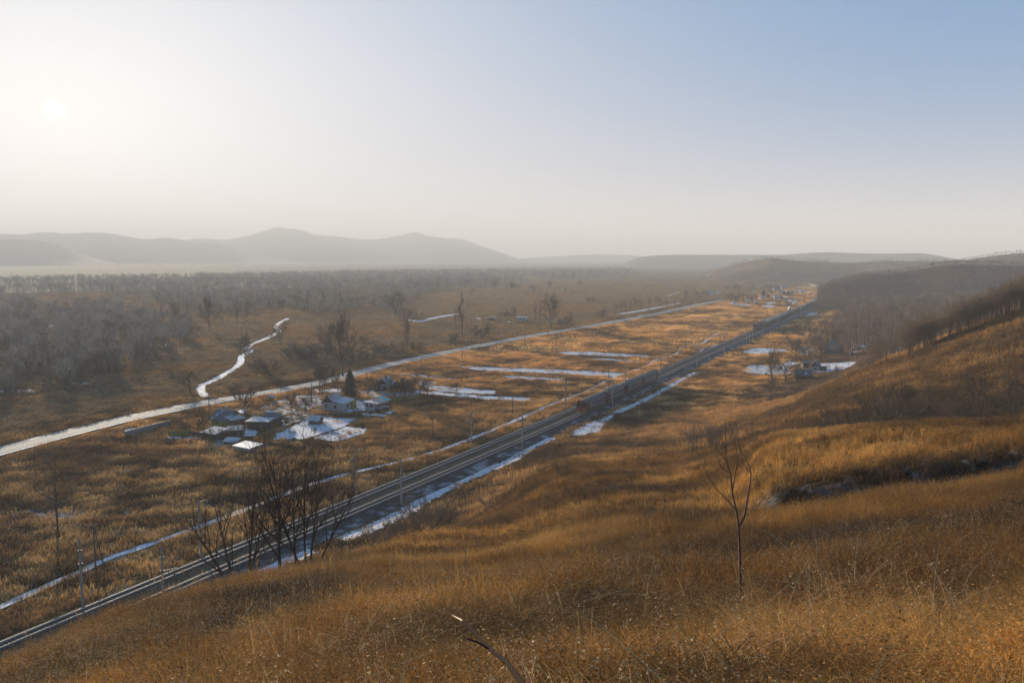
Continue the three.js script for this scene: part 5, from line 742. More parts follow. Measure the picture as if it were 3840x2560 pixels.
// o: height, trunk radius, levels, per-level {n, len, ang, from}, sides, twig radius; returns trunk and crown geometry
function growTree(seed, o) {
  const R = rng(seed), trunk = new GB(), crown = new GB(), Rn = () => R() - 0.5;
  const branch = (p0, dir, len, r0, lev, up) => {
    const L = o.lev[lev], segs = lev === 0 ? 7 : lev === 1 ? 5 : lev === 2 ? 3 : 2, pts = [p0.clone()], rad = [r0], d = dir.clone(), p = p0.clone(), r1 = lev === o.lev.length - 1 ? r0 * 0.35 : r0 * (lev === 0 ? 0.22 : 0.3), dirs = [d.clone()];
    const wob = (o.wob ?? 0.3) * (lev === 0 ? 0.45 : 1), trop = lev === 0 ? 0.0 : (o.trop ?? 0.12);
    for (let k = 0; k < segs; k++) { d.add(V3(Rn() * wob, Rn() * wob * 0.6 + trop, Rn() * wob)).normalize(); p.addScaledVector(d, len / segs); pts.push(p.clone()); rad.push(lerp(r0, r1, (k + 1) / segs)); dirs.push(d.clone()); }
    if (lev === 0) rad[0] *= 1.35;
    (lev === 0 ? trunk : crown).tube(pts.map((q) => q.toArray()), rad, lev === 0 ? o.s0 ?? 7 : lev === 1 ? o.s1 ?? 5 : 3);
    if (lev + 1 >= o.lev.length) return;
    const N = o.lev[lev + 1], n = Math.max(1, Math.round(N.n * (0.75 + R() * 0.5)));
    for (let k = 0; k < n; k++) {
      const f = lerp(N.from, 1, (k + R() * 0.9) / n), q = f * segs, i = Math.min(segs - 1, Math.floor(q)), c = pts[i].clone().lerp(pts[i + 1], q - i), T = dirs[i + 1], rr = lerp(rad[i], rad[i + 1], q - i);
      const ax = V3(Rn(), Rn(), Rn()).cross(T).normalize(); ax.applyAxisAngle(T, (lev === 0 ? k * 2.4 : R() * 6.28)); const ang = N.ang * (0.7 + R() * 0.6);
      const nd = T.clone().applyAxisAngle(ax, ang); if (lev === 0 && nd.y < -0.1) nd.y *= -0.5;
      branch(c, nd, len * N.len * (0.65 + R() * 0.6) * (lev === 0 ? lerp(1.15, 0.5, Math.max(0, (f - N.from) / (1 - N.from))) : 1), Math.max(o.twig, Math.min(rr * 0.75, r0 * (N.rr ?? 0.5))), lev + 1);
    }
  };
  const stems = o.stems ?? 1;
  for (let s = 0; s < stems; s++) { const a = s / stems * 6.28 + R(), sp = stems > 1 ? (o.spread ?? 0.4) * (0.4 + R() * 0.8) : (o.lean ?? 0.04); const dir = V3(Math.cos(a) * sp, 1, Math.sin(a) * sp).normalize(); branch(V3(stems > 1 ? Math.cos(a) * 0.25 : 0, -0.35, stems > 1 ? Math.sin(a) * 0.25 : 0), dir, o.h * (stems > 1 ? 0.75 + R() * 0.35 : 1), o.r, 0); }
  return [trunk.geo(), crown.geo()];
}
const bark = { gully: mat(0.095, 0.060, 0.036, { roughness: 1 }), brown: mat(0.10, 0.073, 0.052, { roughness: 1 }), twig: mat(0.15, 0.105, 0.072, { roughness: 1 }), red: mat(0.18, 0.098, 0.068, { roughness: 1 }), oak: mat(0.225, 0.160, 0.105, { roughness: 1 }), oaktrunk: mat(0.15, 0.088, 0.05, { roughness: 1 }), mist: mat(0.33, 0.295, 0.25, { roughness: 1 }), birch: mat(0.50, 0.47, 0.43, { roughness: 0.9 }), grey: mat(0.15, 0.13, 0.115, { roughness: 1 }), dark: mat(0.078, 0.054, 0.038, { roughness: 1 }) };  // mist: twig colour paled to paint extra haze into the left wood
const KIND = { // tree shapes: each is grown a few times
  broad: { o: { h: 9, r: 0.2, twig: 0.02, wob: 0.34, trop: 0.10, lev: [{}, { n: 12, len: 0.62, ang: 0.95, from: 0.28 }, { n: 6, len: 0.5, ang: 0.7, from: 0.25 }, { n: 5, len: 0.5, ang: 0.65, from: 0.2 }] }, n: 4, m: ['brown', 'twig'] },
  oak: { o: { h: 8, r: 0.2, twig: 0.04, wob: 0.42, trop: 0.06, lev: [{}, { n: 10, len: 0.5, ang: 0.95, from: 0.46 }, { n: 5, len: 0.55, ang: 0.8, from: 0.2 }, { n: 4, len: 0.5, ang: 0.7, from: 0.15 }] }, n: 4, m: ['oaktrunk', 'oak'] },
  slim: { o: { h: 12, r: 0.17, twig: 0.024, wob: 0.2, trop: 0.2, lev: [{}, { n: 17, len: 0.3, ang: 0.65, from: 0.22 }, { n: 6, len: 0.45, ang: 0.6, from: 0.2 }, { n: 4, len: 0.5, ang: 0.6, from: 0.2 }] }, n: 3, m: ['grey', 'red'] },
  birch: { o: { h: 12, r: 0.15, twig: 0.016, wob: 0.2, trop: 0.16, lev: [{}, { n: 15, len: 0.28, ang: 0.7, from: 0.4 }, { n: 6, len: 0.5, ang: 0.6, from: 0.2 }, { n: 4, len: 0.5, ang: 0.6, from: 0.2 }] }, n: 3, m: ['birch', 'red'] },
  bush: { o: { h: 3, r: 0.04, twig: 0.010, wob: 0.3, trop: 0.1, stems: 9, spread: 0.75, s0: 4, s1: 3, lev: [{}, { n: 6, len: 0.5, ang: 0.5, from: 0.15 }, { n: 5, len: 0.5, ang: 0.6, from: 0.1 }, { n: 3, len: 0.5, ang: 0.6, from: 0.1 }] }, n: 3, m: ['twig', 'twig'] },
  multi: { o: { h: 8, r: 0.11, twig: 0.008, wob: 0.36, trop: 0.07, stems: 4, spread: 0.6, lev: [{}, { n: 8, len: 0.48, ang: 0.6, from: 0.3 }, { n: 5, len: 0.5, ang: 0.65, from: 0.2 }, { n: 4, len: 0.5, ang: 0.6, from: 0.15 }] }, n: 2, m: ['dark', 'dark'] },
  farbroad: { o: { h: 9, r: 0.26, twig: 0.045, wob: 0.34, trop: 0.10, s0: 5, s1: 3, lev: [{}, { n: 13, len: 0.62, ang: 0.95, from: 0.22 }, { n: 7, len: 0.5, ang: 0.7, from: 0.2 }, { n: 5, len: 0.5, ang: 0.65, from: 0.15 }] }, n: 3, m: ['brown', 'brown'] },
  farslim: { o: { h: 12, r: 0.22, twig: 0.04, wob: 0.2, trop: 0.12, s0: 5, s1: 3, lev: [{}, { n: 18, len: 0.3, ang: 0.65, from: 0.2 }, { n: 6, len: 0.45, ang: 0.6, from: 0.2 }, { n: 4, len: 0.5, ang: 0.6, from: 0.2 }] }, n: 2, m: ['brown', 'brown'] },
  farorchard: { o: { h: 3.6, r: 0.13, twig: 0.034, wob: 0.45, trop: 0.08, s0: 5, s1: 3, lev: [{}, { n: 9, len: 0.7, ang: 0.95, from: 0.22 }, { n: 6, len: 0.5, ang: 0.7, from: 0.2 }, { n: 4, len: 0.5, ang: 0.6, from: 0.15 }] }, n: 2, m: ['brown', 'brown'] },
  farbush: { o: { h: 3, r: 0.05, twig: 0.03, wob: 0.3, trop: 0.1, stems: 8, spread: 0.75, s0: 3, s1: 3, lev: [{}, { n: 5, len: 0.5, ang: 0.5, from: 0.15 }, { n: 4, len: 0.5, ang: 0.6, from: 0.1 }, { n: 3, len: 0.5, ang: 0.6, from: 0.1 }] }, n: 2, m: ['brown', 'brown'] },
  orchard: { o: { h: 3.6, r: 0.09, twig: 0.012, wob: 0.45, trop: 0.08, lev: [{}, { n: 8, len: 0.7, ang: 0.95, from: 0.25 }, { n: 6, len: 0.5, ang: 0.7, from: 0.2 }, { n: 4, len: 0.5, ang: 0.6, from: 0.15 }] }, n: 2, m: ['brown', 'twig'] },
};
const lite = (k, s, m, extra = {}) => { const o = { ...KIND[k].o, s0: 4, s1: 3, ...extra }; o.lev = o.lev.map((l, i) => i > 1 ? { ...l, n: l.n * 0.6 } : l); o.twig = extra.twig ?? Math.max(0.045, o.twig * 1.6); return growTree(s, o); };
for (const [name, K] of Object.entries(KIND)) { K.g = []; for (let k = 0; k < K.n; k++) K.g.push(growTree(100 + k * 7 + name.length * 31, K.o)); K.proto = []; }
const where = (px, py) => { const h = hit(px, py); return h; };
let treeTurn = 0.3;
function tree(kind, v, pos, height, label, group, o = {}) {
  if (Math.hypot(pos[0], pos[2]) > 225 && KIND['far' + kind]) kind = 'far' + kind;
  const K = KIND[kind], key = v % K.n + (o.m ?? ''), sc = height / (K.o.h * (K.o.stems ? 1 : 1.12)), wide = sc * (o.wide ?? 1); treeTurn += 2.399;
  const bush = kind.endsWith('bush'), name = o.name ?? (bush ? 'bush' : kind === 'birch' ? 'birch_tree' : 'bare_tree'), cat = bush ? 'bush' : 'tree';
  if (K.proto[key + name]) { const c = copy(K.proto[key + name], pos, treeTurn, [wide, sc, wide], label, group ?? null); c.userData.category = cat; return c; }
  const t = thing(name, label, cat, pos, treeTurn, group), mm = o.m ? [o.m, o.m] : K.m;
  mesh(bush ? 'stems' : 'trunk', K.g[v % K.n][0], bark[mm[0]], t); mesh(bush ? 'twigs' : 'crown', K.g[v % K.n][1], bark[mm[1]], t);
  t.scale.set(wide, sc, wide); K.proto[key + name] = t; return t;
}
const mpp = (p) => Math.hypot(p[0], p[1] - EYE, p[2]) / FPX;            // metres per (3840) pixel at a point
function treeAt(kind, v, px, py, top, label, group, o = {}) { const p = where(px, py); return tree(kind, v, p, (py - top) * mpp(p) * 1.02, label, group, o); }
// the multi-stemmed trees on the brow and other near ones
[[900, 2128, 1700, 0, 0.62, 'leftmost of the four dark bare trees rising from the brow, fanning to the left'], [1046, 2112, 1690, 1, 0.55, 'second from the left of the four dark bare trees rising from the brow'], [1104, 2108, 1745, 3, 0.5, 'third from the left of the four dark bare trees, the slimmest'], [1155, 2102, 1668, 2, 0.6, 'rightmost of the four dark bare trees rising from the brow']].forEach(([x, y, t, v, w, l]) => { const [X, Z] = at(x, y, 27), r0 = Math.hypot(X, Z); let p = [X, ground(X, Z), Z]; const L = Math.hypot(X, Z), q = 64 / L; p = [X * q, ground(X * q, Z * q), Z * q]; tree(v % 2 ? 'broad' : 'multi', v >> 1, p, (y - t) * mpp(p) + 1.0, l, null, { m: 'dark', name: 'dark_tree', wide: v % 2 ? w * 1.35 : w * 1.25 }); });
treeAt('orchard', 0, 660, 2186, 2080, 'small twiggy tree beside the track left of the dark bare trees');
treeAt('broad', 1, 215, 2026, 1760, 'solitary bare tree in the meadow at the lower left', null, { wide: 0.75 });
[[1592, 2012, 1868, 'dense brown shrub on the bank left of the middle slope', 1.3], [1530, 2030, 1905, 'second brown shrub beside the dense one on the bank', 1.2], [1440, 2065, 1960, 'low shrub by the snow at the foot of the bank', 1.3], [1660, 1985, 1880, 'rounded shrub right of the dense one on the bank', 1.3], [2108, 1785, 1700, 'thin dark shrub on the slope below the snowy hollow', 0.8], [2628, 1700, 1590, 'fan shaped grey shrub on the slope by the yellow grass', 1.0], [2700, 1688, 1590, 'dense olive brown shrub at the edge of the yellow grass', 1.25], [2435, 1965, 1885, 'thin small shrub on the middle slope', 0.7], [1835, 1902, 1850, 'low dark shrub on the open slope above the bank', 1.5], [2330, 1860, 1805, 'low spreading shrub in the hollow of the slope', 1.8]].forEach(([x, y, t, l, w], k) => treeAt('bush', k, x, y, t, l, null, { wide: w }));
treeAt('orchard', 1, 2803, 1686, 1605, 'small crooked bare tree on the yellow grassy rise', null, { wide: 0.9 });
// lone trees over the fields
[['broad', 1284, 1412, 1215, 'tall bare tree by the road just left of the spruce top', 0.7], ['slim', 1733, 1264, 1105, 'tall slender bare tree beside the road left of the round bush', 0.9], ['birch', 1760, 1199, 1112, 'white trunked birch right of the tall slender tree', 1], ['broad', 2065, 1230, 1120, 'big round crowned bare tree standing beside the road', 0.85], ['slim', 2008, 1206, 1125, 'thin tree left of the big round crowned one', 0.8], ['slim', 2025, 1208, 1130, 'thinnest tree just beside the big round crowned one', 0.6], ['slim', 2140, 1216, 1160, 'pale thin tree right of the big round crowned one', 0.9], ['broad', 1529, 1249, 1165, 'dark crowned tree in the meadow left of the slender tree', 0.8], ['broad', 1483, 1184, 1105, 'reddish spreading tree at the edge of the misty wood', 1.3], ['broad', 1929, 1203, 1155, 'small tree between the two huts', 0.9], ['orchard', 1895, 1203, 1170, 'rounded bush like tree beside the dark hut', 1.6], ['slim', 1711, 1230, 1160, 'lean tree in the meadow left of the birch', 0.8], ['broad', 783, 1243, 1134, 'bare tree standing alone before the misty wood', 0.8], ['broad', 661, 1216, 1150, 'spreading tree at the tip of the misty wood', 1.1], ['slim', 604, 1216, 1155, 'narrow tree left of the spreading one at the wood tip', 0.9], ['slim', 579, 1218, 1158, 'second narrow tree at the wood tip, farther left', 0.9], ['slim', 889, 1217, 1122, 'leaning tall tree in the clearing', 1], ['slim', 925, 1206, 1130, 'slimmer tree right of the leaning tall one in the clearing', 0.8], ['broad', 1055, 1176, 1128, 'small tree above the end of the snowy winding track', 0.9], ['slim', 1121, 1174, 1085, 'tall tree at the far edge of the clearing', 0.9], ['slim', 1156, 1174, 1090, 'second tall tree at the far edge of the clearing', 0.9], ['slim', 1213, 1171, 1085, 'third tall tree at the far edge of the clearing', 1.2], ['slim', 1273, 1163, 1092, 'fourth tall tree at the far edge of the clearing', 1.1], ['orchard', 1053, 1298, 1222, 'dark bushy tree at the bend of the snowy winding track', 0.9], ['broad', 919, 1368, 1268, 'bare tree beside the lower bend of the snowy winding track', 0.6], ['orchard', 713, 1477, 1400, 'dark spreading bush where the winding track joins the road', 1.5], ['broad', 1240, 1330, 1225, 'wide grey tree in the thicket beyond the road', 1.1], ['orchard', 1366, 1305, 1262, 'small tree in the meadow right of the wide grey tree', 1.2], ['orchard', 1705, 1300, 1255, 'leaning bush beside the road below the slender tree', 1.0], ['orchard', 1690, 1296, 1255, 'bush left of the leaning one beside the road', 1.1], ['broad', 1528, 1305, 1215, 'thin dark tree in the meadow above the roadside poles', 0.5], ['orchard', 1510, 1318, 1278, 'twiggy shrub by the road left of the thin dark tree', 1.4]].forEach(([k, x, y, t, l, w], i) => treeAt(k, i, x, y, t, l, null, { wide: w }));
treeAt('bush', 0, 1798, 1267, 1215, 'round dense bush in the bright reeds by the road', null, { wide: 1.5 });
treeAt('bush', 1, 2117, 1227, 1190, 'bush at the foot of the big round crowned tree', null, { wide: 1.4 });
treeAt('bush', 2, 2217, 1134, 1112, 'solitary bush far out in the grey meadow', null, { wide: 1.6 });
treeAt('bush', 1, 2255, 1190, 1160, 'bush at the left end of the roadside tree row', null, { wide: 1.3 });
[[1150, 1352, 1285, 1.6], [1195, 1345, 1280, 1.5], [1100, 1350, 1300, 1.7], [1420, 1330, 1290, 1.5], [1450, 1318, 1285, 1.4], [1340, 1352, 1310, 1.5], [1015, 1392, 1352, 1.8], [960, 1385, 1350, 1.6], [1270, 1345, 1290, 1.4], [1385, 1355, 1318, 1.5], [1500, 1335, 1300, 1.6], [1560, 1315, 1280, 1.5]].forEach(([x, y, t, w], k) => treeAt('bush', k, x, y, t, 'brown thicket bush in the meadow just beyond the road', 'thicket bushes beyond the road', { wide: w }));
[2307, 2329, 2345, 2365, 2386, 2408, 2436, 2474, 2500, 2530, 2560, 2590, 2615].forEach((x, k) => treeAt(k % 3 === 1 ? 'broad' : 'slim', k, x, 1172 - k * 2.3, 1172 - k * 2.3 - [44, 38, 46, 40, 42, 36, 50, 40, 36, 34, 30, 32, 28][k], 'reddish bare tree in the row along the snowy roadside ditch', 'row of trees along the roadside ditch'));
[1720, 1771, 1795, 1856, 1902, 1915, 1926, 1940, 1985, 2000, 2119, 2060, 1690, 2175].forEach((x, k) => treeAt(k % 2 ? 'broad' : 'slim', k, x, [1105, 1116, 1092, 1090, 1094, 1094, 1093, 1092, 1098, 1099, 1102, 1086, 1100, 1084][k], [1105, 1116, 1092, 1090, 1094, 1094, 1093, 1092, 1098, 1099, 1102, 1086, 1100, 1084][k] - 26 - (k * 7) % 12, 'far bare tree in the scattered line across the grey meadow', 'scattered far trees across the grey meadow'));
// gardens
[[1603, 1485, 1428, 1.2, 'bare orchard tree by the broad snowy garden strip'], [1690, 1470, 1440, 1.0, 'small young tree on the upper edge of the snowy garden strip'], [1714, 1476, 1440, 0.9, 'smaller young tree right of it on the snowy garden strip'], [1090, 1543, 1480, 0.9, 'bare tree in the grassy yard left of the white house'], [1145, 1552, 1500, 1.1, 'dark bushy tree in front of the white house'], [1011, 1546, 1490, 0.8, 'slender tree behind the hip roofed shed'], [1180, 1634, 1606, 0.9, 'tiny fruit tree in the snowy garden below the plank shed'], [920, 1570, 1480, 0.9, 'bare tree right behind the green gable'], [880, 1512, 1450, 1.0, 'bare tree by the road above the green house'], [940, 1505, 1452, 0.9, 'second bare tree by the road above the green house'], [1053, 1478, 1435, 0.8, 'thin tree between the road and the outhouse']].forEach(([x, y, t, w, l], k) => treeAt(k % 3 ? 'orchard' : 'broad', k, x, y, t, l, null, { wide: w }));
[[1197, 1466, 1385], [1208, 1466, 1388], [1217, 1464, 1380], [1249, 1454, 1390], [1266, 1470, 1405]].forEach(([x, y, t], k) => treeAt('broad', k, x, y, t, 'tall bare tree in the roadside clump behind the white house', 'roadside clump behind the white house', { wide: 0.8 }));
[[1414, 1478, 1430], [1380, 1485, 1440], [1480, 1492, 1440], [1500, 1485, 1428], [1520, 1482, 1425], [1545, 1474, 1420], [1560, 1470, 1418], [1470, 1466, 1420], [1535, 1490, 1440], [1575, 1480, 1430], [1395, 1455, 1415]].forEach(([x, y, t], k) => treeAt('orchard', k, x, y, t, 'dark bare fruit tree in the orchard round the dark weathered house', 'orchard round the dark house', { wide: 1.2 }));
[[800, 1650, 1605], [755, 1600, 1560], [700, 1615, 1580], [660, 1600, 1570], [870, 1600, 1575]].forEach(([x, y, t], k) => treeAt('bush', k, x, y, t, 'bare garden bush among the sheds and fences', 'garden bushes among the sheds', { wide: 1.2 }));
[[2895, 1440, 1330, 0.8, 'tall forked tree at the edge of the snowy orchard plot'], [2948, 1440, 1372, 1.2, 'dark spreading tree on the snowy plot beside the barn'], [2905, 1465, 1420, 1.1, 'crooked bare tree in the reeds left of the barn'], [2890, 1400, 1372, 1.2, 'low tree on the snowy orchard plot'], [2840, 1395, 1365, 1.2, 'bushy tree at the left end of the snowy orchard plot'], [3078, 1358, 1290, 1.0, 'bare tree in front of the tall roofed house'], [2985, 1343, 1290, 1.0, 'bare tree between the two upper snowy plots'], [3020, 1346, 1300, 0.9, 'slim tree in the half thawed yard'], [3097, 1400, 1378, 0.8, 'small bare tree on the white field'], [3140, 1408, 1385, 0.7, 'second small bare tree on the white field'], [2892, 1512, 1430, 0.9, 'thin leaning tree in the grass below the orchard plot']].forEach(([x, y, t, w, l], k) => treeAt(k % 2 ? 'orchard' : 'broad', k, x, y, t, l, null, { wide: w }));
[[1195, 1560], [1212, 1561], [1230, 1562], [1248, 1563], [1266, 1564], [1284, 1565], [1302, 1566], [1320, 1568], [1336, 1569], [1290, 1556], [1312, 1560]].forEach(([x, y], k) => treeAt('bush', k, x, y, y - 13, 'low dark bush in the hedge along the upper edge of the snowy garden', 'hedge above the snowy garden', { wide: 1.6, m: 'gully' }));
[[1120, 1590], [1085, 1580], [1060, 1570], [1040, 1560], [1128, 1565], [1100, 1525], [1160, 1500], [1240, 1500], [1330, 1545], [1350, 1550], [1390, 1555], [1000, 1610], [1020, 1625], [985, 1640], [690, 1650], [720, 1665], [640, 1665], [600, 1640]].forEach(([x, y], k) => treeAt('bush', k, x, y, y - 12 - (k * 5) % 9, 'small bare yard bush between the village houses', 'yard bushes of the village', { wide: 1.3, m: k % 2 ? 'gully' : 'brown' }));
// conifers
function conifer(seed, h, r, name, pos, label, group, needles = mat(0.018, 0.042, 0.026, { roughness: 1 })) {
  const R = rng(seed), t = thing(name, label, 'tree', pos, 0, group), n = new GB(), w = new GB();
  mesh('trunk', new GB().tube([[0, -0.3, 0], [0, h, 0]], [h * 0.022, 0.02], 7).geo(), bark.dark, t);
  const tiers = Math.round(h * 3);
  for (let k = 0; k < tiers; k++) { const f = k / tiers, y = h * (0.06 + 0.92 * f), L = r * Math.pow(1 - f, 0.8) * (0.8 + R() * 0.35), m = 9;
    for (let j = 0; j < m; j++) { const a = j / m * 6.283 + R() * 0.9, len = L * (0.75 + R() * 0.45), dr = 0.28 + R() * 0.2, e = [Math.cos(a) * len, y - len * dr, Math.sin(a) * len]; w.bar([0, y, 0], e, 0.03, 3, 0.01);
      for (let q = 1; q <= 7; q++) { const g = q / 7, c = [e[0] * g, lerp(y, e[1], g), e[2] * g], s = 0.24 + 0.42 * (1 - g * 0.45) * Math.min(1, len); for (let z = 0; z < 6; z++) { const b = a + (R() - 0.5) * 2.4, u = s * (0.6 + R() * 0.7), q2 = [c[0] + Math.cos(b) * u, c[1] - u * (0.1 + R() * 0.6), c[2] + Math.sin(b) * u], pw = 0.12 + R() * 0.08; n.tri([c[0] - Math.sin(b) * pw, c[1], c[2] + Math.cos(b) * pw], [c[0] + Math.sin(b) * pw, c[1] + 0.02, c[2] - Math.cos(b) * pw], q2); } } } }
  mesh('branches', w.geo(), bark.dark, t); mesh('crown', n.geo(), needles, t); return t;
}
{ const p = where(1312.7, 1484); conifer(5, 107 * mpp(p), 3.7, 'spruce_tree', p, 'big dark green spruce behind the white house'); }
[[2853, 1410, 10, 'leftmost little conifer on the snowy orchard plot'], [2873, 1411, 14, 'middle little conifer on the snowy orchard plot, the widest'], [2884, 1411, 10, 'rightmost little conifer on the snowy orchard plot']].forEach(([x, y, h, l], k) => { const p = where(x, y), H = h * mpp(p) * 1.1; conifer(20 + k, H, H * 0.42, 'spruce_sapling', p, l, null, mat(0.06, 0.045, 0.02, { roughness: 1 })); });
{ const p = where(1163, 1539); }
[[1110, 198, 92, 'dark spruce standing in the middle of the far village'], [1130, 200, 120, 'smaller spruce beside the dark one in the far village'], [1192, 128, 80, 'spruce behind the dark one in the far village'], [1240, 238, 195, 'low dark conifer by the blue roofed far house']].forEach(([x, y, t, l], k) => { const q = fp(x, y), p = where(...q), H = (y - t) * 0.2721 * mpp(p); conifer(30 + k, H, H * 0.4, 'spruce_tree', p, l); });
{ const q = fp(732, 592), p = where(...q), t = tree('bush', 1, p, 3.4, 'dark rounded bush alone in the bright reed field left of the freight train', null, { m: 'dark', name: 'dark_bush', wide: 1.6 }); }
[[1058, 352, 285, 'lone dark bare tree at the near edge of the far village']].forEach(([x, y, t, l]) => { const q = fp(x, y); treeAt('broad', 2, q[0], q[1], q[1] - (y - t) * 0.2721, l, null, { wide: 1.4 }); });
{ const R = rng(44); for (let k = 0; k < 46; k++) { const x = 640 + R() * 380, y = 215 + R() * 80 - (x - 640) * 0.02, q = fp(x, y); treeAt(k % 2 ? 'broad' : 'slim', k, q[0], q[1], q[1] - 14 - R() * 9, 'bare tree in the thick clump at the left of the far village', 'tree clump left of the far village'); }
  for (let k = 0; k < 40; k++) { const x = 500 + R() * 900, y = 84 + R() * 26, q = fp(x, y); treeAt(k % 2 ? 'broad' : 'slim', k, q[0], q[1], q[1] - 11 - R() * 8, 'bare tree in the wooded band behind the far village', 'wooded band behind the far village'); }
  for (let k = 0; k < 26; k++) { const x = 20 + R() * 330, y = 150 + R() * 120 - x * 0.12, q = fp(x, y); treeAt(k % 2 ? 'broad' : 'slim', k, q[0], q[1], q[1] - 12 - R() * 9, 'bare tree in the thicket between the road end and the far meadow', 'thicket by the road end'); }
  for (let k = 0; k < 26; k++) { const x = 1320 + R() * 520, y = 150 + R() * 170, q = fp(x, y); treeAt('orchard', k, q[0], q[1], q[1] - 6 - R() * 6, 'bare garden tree among the plots of the far village', 'garden trees of the far village', { wide: 1.2 }); } }
// oaks along the crest of the grassy spur
{ const R = rng(77); const pts = [[1775, 1000], [1850, 925], [1900, 893], [1968, 860], [2069, 817], [2145, 787], [2220, 761], [2295, 734], [2352, 710], [2420, 686]];
  for (let k = 0; k < 120; k++) { const f = (0.33 + 0.67 * Math.pow(R(), 0.9)) * (pts.length - 1.001), i = Math.floor(f), x = lerp(pts[i][0], pts[i + 1][0], f - i), y = lerp(pts[i][1], pts[i + 1][1], f - i), a = azOf(x, y) * RAD, rc = lerp(242, 271, (x - 1775) / 577) - 2 + Math.pow(R(), 1.5) * 16, X = Math.sin(a) * rc, Z = -Math.cos(a) * rc; tree('oak', k, [X, ground(X, Z) - 0.1, Z], (6.6 + R() * 3.6) * lerp(0.45, 1, sm(1940, 2100, x)), 'brown oak like tree in the line along the crest of the grassy spur', 'oaks along the crest of the spur', { wide: 0.95, name: 'oak_tree' }); } 
  // the wooded gully behind the second rise
  for (let k = 0; k < 150; k++) { const az = 20 + Math.pow(R(), 0.75) * 16, r = 122 + R() * 44 + (36 - az) * 0.8, a = az * RAD, X = Math.sin(a) * r, Z = -Math.cos(a) * r; tree(k % 3 === 0 ? 'slim' : 'oak', k, [X, ground(X, Z) - 0.1, Z], 3.0 + (1 + R() * 4.2) * sm(19, 27, az), k % 3 === 0 ? 'slender bare tree in the dark gully between the two grassy spurs' : 'low crooked bare tree in the dark gully between the two grassy spurs', k % 3 === 0 ? 'slender trees of the dark gully' : 'crooked trees of the dark gully', { m: k % 3 ? 'gully' : 'brown', wide: 0.95, name: k % 3 ? 'oak_tree' : 'bare_tree' }); }
  for (let k = 0; k < 40; k++) { const az = 19.5 + R() * 15.5, r = 124 + R() * 48, a = az * RAD, X = Math.sin(a) * r, Z = -Math.cos(a) * r; tree('bush', k, [X, ground(X, Z), Z], 1.4 + R() * 1.4, 'brown brush in the dark gully between the two grassy spurs', 'brush of the dark gully', { m: 'gully', wide: 1.3 }); } }
{ const p = where(3306, 1594); const t = tree('birch', 1, p, 6.2, 'leaning white trunked birch at the edge of the dark gully', null, { wide: 0.7 }); t.rotation.z = -0.13; }
{ const p = where(3852, 1390); const t = tree('broad', 3, p, 11, 'dark leaning dead tree on the spur at the right edge', null, { m: 'dark', name: 'dark_tree', wide: 0.8 }); t.rotation.z = 0.16; }
// birches and brush right of the railway
{ const R = rng(91);
  for (let k = 0; k < 80; k++) { const az = 20.2 + R() * 8, r = 420 + R() * 330, a = az * RAD, X = Math.sin(a) * r, Z = -Math.cos(a) * r; if (distLine(trackCoarse, X, Z) < 30) continue; tree('birch', k, [X, ground(X, Z), Z], 8 + R() * 6, 'white trunked birch in the grove beyond the spur', 'birch grove beyond the spur'); }
  for (const [x, y, t] of [[3168, 1325, 1240], [3180, 1322, 1235], [3192, 1330, 1232], [3210, 1318, 1250], [3150, 1318, 1262]]) treeAt('birch', x, x, y, t, 'tall birch beside the tall roofed house', 'tall birches beside the tall roofed house', { wide: 0.8 });
  for (let k = 0; k < 40; k++) { const q = fp(1430 + R() * 760, 520 + R() * 330); const p = where(...q); if (p[1] > 8 || distLine(trackCoarse, p[0], p[2]) < 22) continue; tree('orchard', k, p, 2.4 + R() * 3.2, 'scrubby dark tree on the flat between the railway and the birches', 'scrub between railway and birches', { wide: 1.25 }); }
  for (let k = 0; k < 26; k++) { const q = fp(1180 + R() * 560, 590 + R() * 150); const p = where(...q); if (distLine(trackCoarse, p[0], p[2]) < 18) continue; tree('bush', k, p, 1.6 + R() * 1.8, 'brown bush in the grass right of the freight train', 'bushes right of the freight train', { wide: 1.6 }); } }
// woods that read as one mass
function woodMass(name, label, spots, kinds, seed) { // spots: [x, y, z, height]
  const R = rng(seed), parts = kinds.map(([k, m, extra]) => [lite(k, seed + 3, m, extra), m, KIND[k].o.h]), root = new THREE.Group(); root.name = numbered(name); scene.add(root); tag(root, label, null, null, 'stuff');
  parts.forEach(([g, m], i) => { const mine = spots.filter((_, k) => k % parts.length === i); g.forEach((geo, part) => { const im = new THREE.InstancedMesh(geo, bark[m[part]], mine.length), O = new THREE.Object3D(), col = new THREE.Color(), Q = rng(seed + i); mine.forEach((s, k) => { const sc = s[3] / (parts[i][2] * 1.1); O.position.set(s[0], s[1] - 0.1, s[2]); O.rotation.y = Q() * 6.28; O.scale.set(sc * (0.85 + Q() * 0.5), sc, sc * (0.85 + Q() * 0.5)); O.updateMatrix(); im.setMatrixAt(k, O.matrix); const v = 0.7 + Q() * 0.6; im.setColorAt(k, col.setRGB(v, v * (0.95 + Q() * 0.08), v * (0.9 + Q() * 0.12))); }); im.name = part ? 'crowns' : 'trunks'; im.userData.kind = 'stuff'; im.castShadow = im.receiveShadow = true; root.add(im); }); });
}
const KM = [['broad', ['brown', 'mist']], ['slim', ['grey', 'mist']], ['broad', ['grey', 'mist'], { h: 9.5 }], ['oak', ['brown', 'twig']]];
